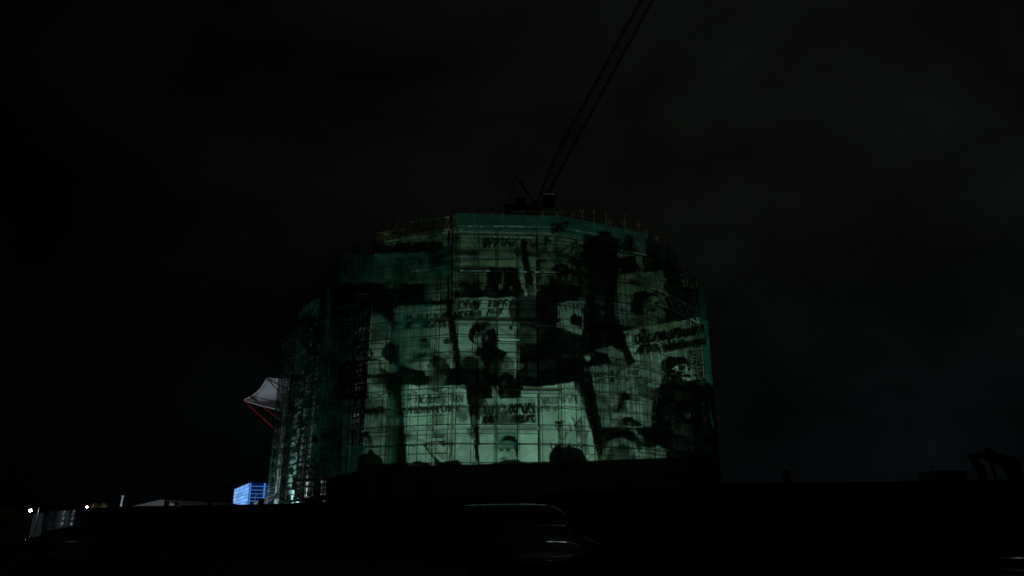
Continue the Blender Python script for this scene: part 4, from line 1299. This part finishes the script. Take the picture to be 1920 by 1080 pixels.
poly([(814, 858), (828, 867), (850, 863), (858, 864), (868, 873), (814, 874)], .012, soft=1.4)
poly([(766, 872), (776, 866), (790, 865), (804, 868), (810, 874)], .015, soft=1.4)
poly([(858, 846), (868, 820), (878, 806), (882, 840)], .66, soft=4, a=.6)
poly([(874, 806), (880, 800), (888, 806), (894, 822), (890, 828), (880, 818)], .50, soft=1.5)
for i in range(4): stroke(876 + 2 * i, 806 + 5 * i, 888 + 2 * i, 804 + 5 * i, 1.4, .12, .8)
poly([(880, 780), (892, 776), (902, 790), (898, 800), (884, 796)], .30, soft=2, tex=.8)
# lower centre poster
poly([(899, 749), (908, 747), (978, 746), (976, 724), (1000, 727), (1078, 716), (1101, 783), (1124, 864), (898, 870)], .82, soft=1)
poly([(899, 748), (1004, 746), (1004, 760), (899, 762)], .60, soft=2)
smear(905, 769, 1003, 765, 15, .02, 11, 47, w=4); smear(904, 787, 1002, 785, 13, .02, 11, 48, w=4.4)
poly([(903, 778), (1006, 776), (1006, 794), (903, 797)], .06, soft=3, a=.5, tex=.6)
smear(1006, 752, 1082, 747, 12, .36, 11, 49, w=2.2); smear(1004, 768, 1042, 766, 8, .36, 7, 50, w=2)
poly([(899, 800), (1004, 798), (1008, 810), (899, 812)], .60, soft=2)
poly([(939, 828), (944, 822), (964, 822), (968, 840), (966, 868), (938, 868)], .78, soft=1.4)
poly([(938.5, 829), (940, 822), (945, 818), (954, 816), (965, 820), (970, 830), (972.5, 846), (971, 858), (966, 846), (963, 831), (951, 826), (943, 829)], .012, soft=1.2)
ell(941, 844, 3.6, 1.7, .03); ell(953, 844.5, 4.2, 1.7, .03); stroke(937, 841, 944, 840, 1.4, .2); stroke(949, 841, 958, 841, 1.4, .2)
stroke(940, 848, 939, 858, 2.6, .92); ell(945, 860, 6, 1.6, .3); poly([(925, 872), (938, 864), (968, 862), (988, 870), (990, 876), (920, 876)], .16, soft=2, tex=.7)
for i in range(14):
    x0 = 1040 + 5.5 * i; y0 = 796 + 14 * math.sin(i * 1.9); stroke(x0, y0, x0 + 9 * math.cos(i), y0 + 14, 2.4, .18 if i % 3 else .04, .8)
ell(1046, 792, 7, 2.4, .04); ell(1082, 800, 6, 4, .05, rot=40); poly([(1080, 800), (1090, 780), (1100, 812), (1106, 850), (1092, 846)], .50, soft=3, tex=.8, a=.8)
poly([(1028, 867), (1030, 850), (1040, 838), (1047, 832), (1052, 838), (1060, 838), (1066, 832), (1072, 838), (1087, 840), (1097, 852), (1104, 866)], .012, soft=1.4)
for i in range(8): stroke(1036 + 7 * i, 844, 1032 + 9 * i, 830 + 3 * (i % 2), 2.2, .03)
poly([(1080, 716), (1104, 690), (1116, 720), (1134, 866), (1124, 866), (1102, 783)], .035, soft=2, tex=.7)
stroke(1084, 720, 1096, 780, 3.4, .55, .8)
# placard and crowd, lower right
poly([(1106, 688), (1196, 684), (1250, 684), (1240, 720), (1226, 740), (1226, 800), (1130, 804)], .46, tex=.4)
poly([(1108, 676), (1118, 654), (1146, 650), (1168, 660), (1176, 684), (1110, 690)], .40, soft=2, tex=.7)
poly([(1104, 676), (1116, 660), (1140, 662), (1146, 680), (1106, 688)], .02, soft=2); ell(1101, 671, 6, 6, .55, soft=2)
smear(1112, 702, 1196, 698, 8, .08, 12, 51, w=2); smear(1114, 714, 1196, 711, 8, .08, 12, 52, w=2)
poly([(1162, 738), (1172, 734), (1182, 742), (1180, 752), (1170, 750), (1166, 764), (1156, 772), (1160, 754)], .03, soft=1.5); ell(1176, 758, 4, 8, .58, soft=2)
poly([(1162, 786), (1174, 782), (1190, 786), (1206, 798), (1160, 800)], .03, soft=1.5); stroke(1140, 760, 1150, 792, 2, .12)
poly([(1128, 802), (1226, 800), (1230, 828), (1196, 820), (1128, 830)], .015, soft=2)
poly([(1126, 862), (1130, 838), (1144, 824), (1166, 820), (1186, 828), (1200, 846), (1204, 862)], .40, soft=2, tex=.7)
poly([(1136, 862), (1144, 842), (1164, 832), (1184, 842), (1194, 862)], .20, soft=3, tex=.8)
stroke(1186, 806, 1204, 826, 7, .36, .8); poly([(1200, 840), (1246, 836), (1256, 861), (1200, 863)], .48, soft=2, tex=.4); stroke(1202, 848, 1252, 856, 2.4, .08, .8)
# man with knitted cap, dark coat
poly([(1226, 736), (1237, 727), (1254, 720), (1268, 712), (1303, 716), (1312, 721), (1337, 724), (1341, 736), (1360, 840), (1363, 870), (1252, 870), (1248, 842), (1219, 826), (1222, 773)], .008, soft=1.5)
poly([(1259, 696), (1268, 686), (1281, 683), (1298, 687), (1300, 700), (1304, 711), (1294, 718), (1281, 715), (1264, 707)], .78, soft=1.4, tex=.2)
poly([(1240, 683), (1243, 675), (1254, 669.5), (1270, 668.5), (1286, 672), (1298, 682), (1299.5, 688), (1281, 683.5), (1268, 686), (1259, 693), (1257, 703), (1246, 701), (1241, 692)], .010, soft=1.3)
ell(1277, 691.5, 5, 2.8, .01); ell(1293, 691, 4.4, 2.8, .01); stroke(1270, 687.5, 1284, 688, 2.4, .03); stroke(1286, 692, 1288, 700, 2.6, .55); stroke(1262, 699, 1282, 695, 1.6, .55, .8)
ell(1288, 704.5, 12, 3.4, .01); ell(1291, 711, 7.5, 2.8, .85); poly([(1262, 702), (1276, 706), (1281, 714), (1304, 714), (1304, 722), (1262, 720)], .010, soft=1.5)
ell(1255, 704, 3.4, 7, .22, soft=2)
poly([(1312, 755), (1317, 753), (1322, 780), (1331, 809), (1321, 800), (1313, 778)], .44, soft=1.5); stroke(1302, 820, 1312, 850, 5, .16, .7)
# lower left side
poly([(632, 770), (740, 764), (738, 868), (632, 892)], .46, soft=2, tex=.25)
poly([(632, 752), (736, 748), (738, 774), (632, 780)], .34, soft=3, tex=.8); smear(660, 772, 724, 770, 11, .02, 8, 53, w=3.6)
poly([(673, 826), (674, 814), (682, 808), (691, 812), (695, 824), (694, 836), (690, 826), (680, 818)], .012, soft=1.4); ell(682, 831, 8, 12, .46, soft=1.6)
ell(679, 827, 2.4, 1.4, .05); ell(686, 827, 2.4, 1.4, .05); ell(682, 838, 4, 1.2, .1)
poly([(662, 866), (676, 850), (684, 852), (694, 842), (702, 850), (718, 862), (718, 886), (662, 890)], .010, soft=1.5)
ell(738, 790, 12, 14, .50, soft=3, tex=.7); stroke(722, 758, 742, 802, 5, .55, .8)
# faint tones put in the film to light nets on the open sides
poly([(500, 720), (548, 600), (606, 560), (606, 930), (496, 930)], .34, soft=14, a=.7, tex=.9)
poly([(584, 640), (626, 630), (628, 930), (586, 930)], .40, soft=5, a=.8, tex=.8)
poly([(548, 590), (572, 566), (590, 560), (586, 602), (578, 602), (568, 584), (552, 600)], .80, soft=3)
poly([(604, 536), (612, 548), (618, 640), (604, 660), (600, 610)], .62, soft=4)
poly([(528, 634), (546, 632), (556, 690), (552, 706), (524, 706)], .60, soft=4)
poly([(564, 792), (588, 790), (592, 870), (566, 866)], .66, soft=4, tex=.3); ell(580, 825, 9, 8, .12, soft=4)
# bright patch put in the film to light the rim props at the right
poly([(1055, 385), (1240, 412), (1240, 462), (1200, 442), (1055, 408)], .42, soft=8)
r2 = random.Random(99)
for i in range(150):                       # overlapping half-tone sheets, sleeves and shoulders
    x = r2.uniform(615, 1340); y = r2.uniform(440, 850); w_ = r2.uniform(6, 22); h_ = r2.uniform(5, 20); an = r2.uniform(-.5, .5)
    v_ = cv[int(y) - OY, int(x) - OX]
    if v_ > .52: continue
    c_, s_ = math.cos(an), math.sin(an)
    q_ = [(x + a * w_ * c_ - b * h_ * s_, y + a * w_ * s_ + b * h_ * c_) for a, b in ((-1, -1), (1, -r2.uniform(.6, 1.2)), (r2.uniform(.6, 1), 1), (-r2.uniform(.5, 1), r2.uniform(.6, 1)))]
    poly(q_, min(.5, v_ * r2.uniform(.45, 1.5) + r2.uniform(.0, .20)), soft=2, a=r2.uniform(.35, .8), tex=.7)
for i in range(60):                        # small faces in the crowd
    x = r2.uniform(630, 1300); y = r2.uniform(460, 840)
    if cv[int(y) - OY, int(x) - OX] > .20: continue
    b_ = r2.uniform(.16, .30)
    ell(x, y, 5.5, 7.5, b_, soft=2.5, a=.8, tex=.5); ell(x - 2, y - 1.5, 1.4, .9, .03); ell(x + 2.2, y - 1.5, 1.4, .9, .03); ell(x, y + 3.4, 2.2, .8, .05); ell(x, y - 6.5, 6.2, 4, .03, soft=2.5, rough=.15, seed=i)
for i in range(320):                       # crumbs of the crowd: collars, hands, folds
    x = rng.uniform(615, 1345); y = rng.uniform(440, 850)
    v_ = cv[int(y) - OY, int(x) - OX]
    if v_ > .55: continue
    ell(x, y, rng.uniform(1.5, 6), rng.uniform(1.5, 4), v_ * rng.uniform(.4, 1.3) + rng.uniform(0, .09), rot=rng.uniform(0, 180), soft=2, a=rng.uniform(.3, .7), rough=.25, seed=i)
W1, W2 = vnoise(9, 61), vnoise(9, 62)
gx_ = np.clip(XX - OX + (W1 - .5) * 3.2, 0, CW - 1.01); gy_ = np.clip(YY - OY + (W2 - .5) * 3.2, 0, CH - 1.01)
xi = gx_.astype(int); yi = gy_.astype(int); fx = gx_ - xi; fy = gy_ - yi
warped = (cv[yi, xi] * (1 - fx) + cv[yi, xi + 1] * fx) * (1 - fy) + (cv[yi + 1, xi] * (1 - fx) + cv[yi + 1, xi + 1] * fx) * fy
cv = warped
T2 = .4 * vnoise(13, 71) + .35 * vnoise(6, 72) + .25 * vnoise(3, 73)
mid = np.clip(1 - np.abs(cv - .28) / .26, 0, 1)
cv *= 1 + mid * (T2 - .5) * 1.7
dark = np.clip((.10 - cv) / .10, 0, 1) * (XX > 612) * (YY > 440)
cv += dark * np.clip(T2 - .46, 0, 1) * .30
cv *= (.86 + .28 * FINE)
tone = .66 + .34 * np.clip((YY - 500) / 240, 0, 1)
tone *= .80 + .20 * np.clip((XX - 680) / 90, 0, 1)
tone *= .90 + .22 * np.clip((XX - 1120) / 120, 0, 1)
cv *= np.where(YY > 462, tone, np.maximum(tone, .8))
cv = np.where((XX > 612) & (YY > 440), np.maximum(cv, .015 + .05 * T2), cv)
# lower edge of the picture
poly([(590, 903), (742, 868), (760, 874), (1000, 868), (1262, 858), (1420, 853), (1420, 960), (590, 960)], .004, soft=2, tex=0)
cv = np.clip(cv, .004, 1.0)

def sample(px, py):
    x = np.clip(px - OX, 0, CW - 1.01); y = np.clip(py - OY, 0, CH - 1.01)
    xi = x.astype(int); yi = y.astype(int); fx = x - xi; fy = y - yi
    v = (cv[yi, xi] * (1 - fx) + cv[yi, xi + 1] * fx) * (1 - fy) + (cv[yi + 1, xi] * (1 - fx) + cv[yi + 1, xi + 1] * fx) * fy
    out = (px < OX + 2) | (px > OX + CW - 3) | (py < OY + 2) | (py > OY + CH - 3)
    return np.where(out, 0.0, v)

# projector frame of reference
pz = (PROJ_AIM - PROJ).normalized(); pxv = pz.cross(Vector((0, 0, 1))).normalized(); pyv = pxv.cross(pz)
GX, GY = 760, 560
HX, HY = .350, .280                       # half extents of the film at unit distance
uu, vv = np.meshgrid(np.linspace(-HX, HX, GX), np.linspace(-HY, HY, GY))
D = np.array(pz)[None, None] + uu[..., None] * np.array(pxv) + vv[..., None] * np.array(pyv)
O = np.array(PROJ) - np.array((CEN.x, CEN.y, 0))
rad_s = RAD - 2.6
A = D[..., 0] ** 2 + D[..., 1] ** 2; B = 2 * (D[..., 0] * O[0] + D[..., 1] * O[1]); Cq = O[0] ** 2 + O[1] ** 2 - rad_s ** 2
disc = B * B - 4 * A * Cq
tt = np.where(disc > 0, (-B - np.sqrt(np.maximum(disc, 0))) / (2 * A), -B / (2 * A))
Wx = PROJ.x + D[..., 0] * tt; Wy = PROJ.y + D[..., 1] * tt; Wz = PROJ.z + D[..., 2] * tt - EYE
dep = Wy * CP + Wz * SP
PX = 960 + FPX * Wx / dep; PY = 540 - FPX * (Wz * CP - Wy * SP) / dep
val = sample(PX, PY)
lin = np.power(val, 1.7)
# film is made lighter where the wall turns away, to offset the weaker light
nx_ = (Wx - CEN.x) / rad_s; ny_ = (Wy - CEN.y) / rad_s
cosw = np.clip(-(D[..., 0] * nx_ + D[..., 1] * ny_) / np.sqrt(A), .36, 1)
lin = np.minimum(1, lin * .72 / np.where(PX < 931, np.maximum(cosw, .72), cosw))
edge = (np.abs(uu) > HX * .985) | (np.abs(vv) > HY * .985)
lin[edge] = 0
FD = .30                                   # film sits 30 cm before the lamp
P3 = np.array(PROJ)[None, None] + D * FD
idx = np.arange(GX * GY).reshape(GY, GX)
faces = np.stack([idx[:-1, :-1], idx[:-1, 1:], idx[1:, 1:], idx[1:, :-1]], -1).reshape(-1, 4)
me = bpy.data.meshes.new('film_slide')
me.vertices.add(GX * GY); me.vertices.foreach_set('co', P3.reshape(-1))
me.loops.add(faces.size); me.loops.foreach_set('vertex_index', faces.reshape(-1).astype(np.int32))
me.polygons.add(len(faces)); me.polygons.foreach_set('loop_start', np.arange(0, faces.size, 4, dtype=np.int32))
me.update()
ca = me.color_attributes.new('film', 'FLOAT_COLOR', 'POINT')
rgba = np.ones((GX * GY, 4), np.float32); rgba[:, :3] = lin.reshape(-1, 1)
ca.data.foreach_set('color', rgba.reshape(-1))
fm = bpy.data.materials.new('film'); fm.use_nodes = True; nt = fm.node_tree; nt.nodes.clear()
fo = nt.nodes.new('ShaderNodeOutputMaterial'); ft = nt.nodes.new('ShaderNodeBsdfTransparent'); fa = nt.nodes.new('ShaderNodeAttribute')
fa.attribute_name = 'film'; nt.links.new(fa.outputs['Color'], ft.inputs['Color']); nt.links.new(ft.outputs[0], fo.inputs['Surface'])
me.materials.append(fm)

pj = thing('projector', (PROJ.x, PROJ.y, 0), 'black event projector on a tube tower behind the viewer', 'projector')
place('film_slide', me, I4, pj)
q = pz.to_track_quat('-Z', 'Y').to_matrix().to_4x4()
mb = MB(); m3 = q.to_3x3()
for s in (-1, 1):
    mb.box(PROJ + m3 @ Vector((s * .30, 0, .15)), (.05, .55, 1.1), m3); mb.box(PROJ + m3 @ Vector((0, s * .27, .15)), (.55, .05, 1.1), m3)
mb.box(PROJ + m3 @ Vector((0, 0, .68)), (.65, .6, .05), m3)
mb.build('housing', 'lamp_body', pj)
mb = MB()                                  # opaque gate round the film
for s in (-1, 1):
    mb.box(PROJ + pz * FD + pxv * (s * (HX * FD + .12 - .003)), (.24, .50, .012), m3)
    mb.box(PROJ + pz * (FD + .008) + pyv * (s * (HY * FD + .08 - .003)), (.46, .16, .004), m3)
mb.build('film_gate', 'lamp_body', pj)
for sx in (-.55, .55):
    for sy in (-.55, .55):
        tube('tower_leg', (PROJ.x + sx, PROJ.y + sy, 0), (PROJ.x + sx, PROJ.y + sy, PROJ.z - .42), .025, 'steel', pj)
box('tower_deck', (PROJ.x, PROJ.y, PROJ.z - .39), (1.3, 1.3, .06), 'board', pj)
pl = bpy.data.lights.new('projector_lamp', 'SPOT')
pl.energy = PROJ_POWER; pl.color = PROJ_COLOUR; pl.spot_size = 2 * math.atan(.46); pl.spot_blend = .02; pl.shadow_soft_size = 0.0
plo = bpy.data.objects.new('projector_lamp', pl); plo.matrix_basis = Matrix.Translation(PROJ) @ q; link(plo, pj)

# added tube lamp, unseen, put here for glints on the vehicles
wl = thing('tube_lamp', (.9, -3.0, 0), 'added white tube lamp on posts, unseen, for glints on the vehicles', 'lamp')
for s in (-1.4, 1.4): tube('post', (.9 + s, -3.0, 0), (.9 + s, -3.0, 2.42), .025, 'lamp_body', wl)
box('rail', (.9, -3.0, 2.45), (2.9, .07, .05), 'lamp_body', wl)
tube('tube', (-.35, -2.95, 2.39), (2.15, -2.95, 2.39), .02, 'tube', wl, 8)
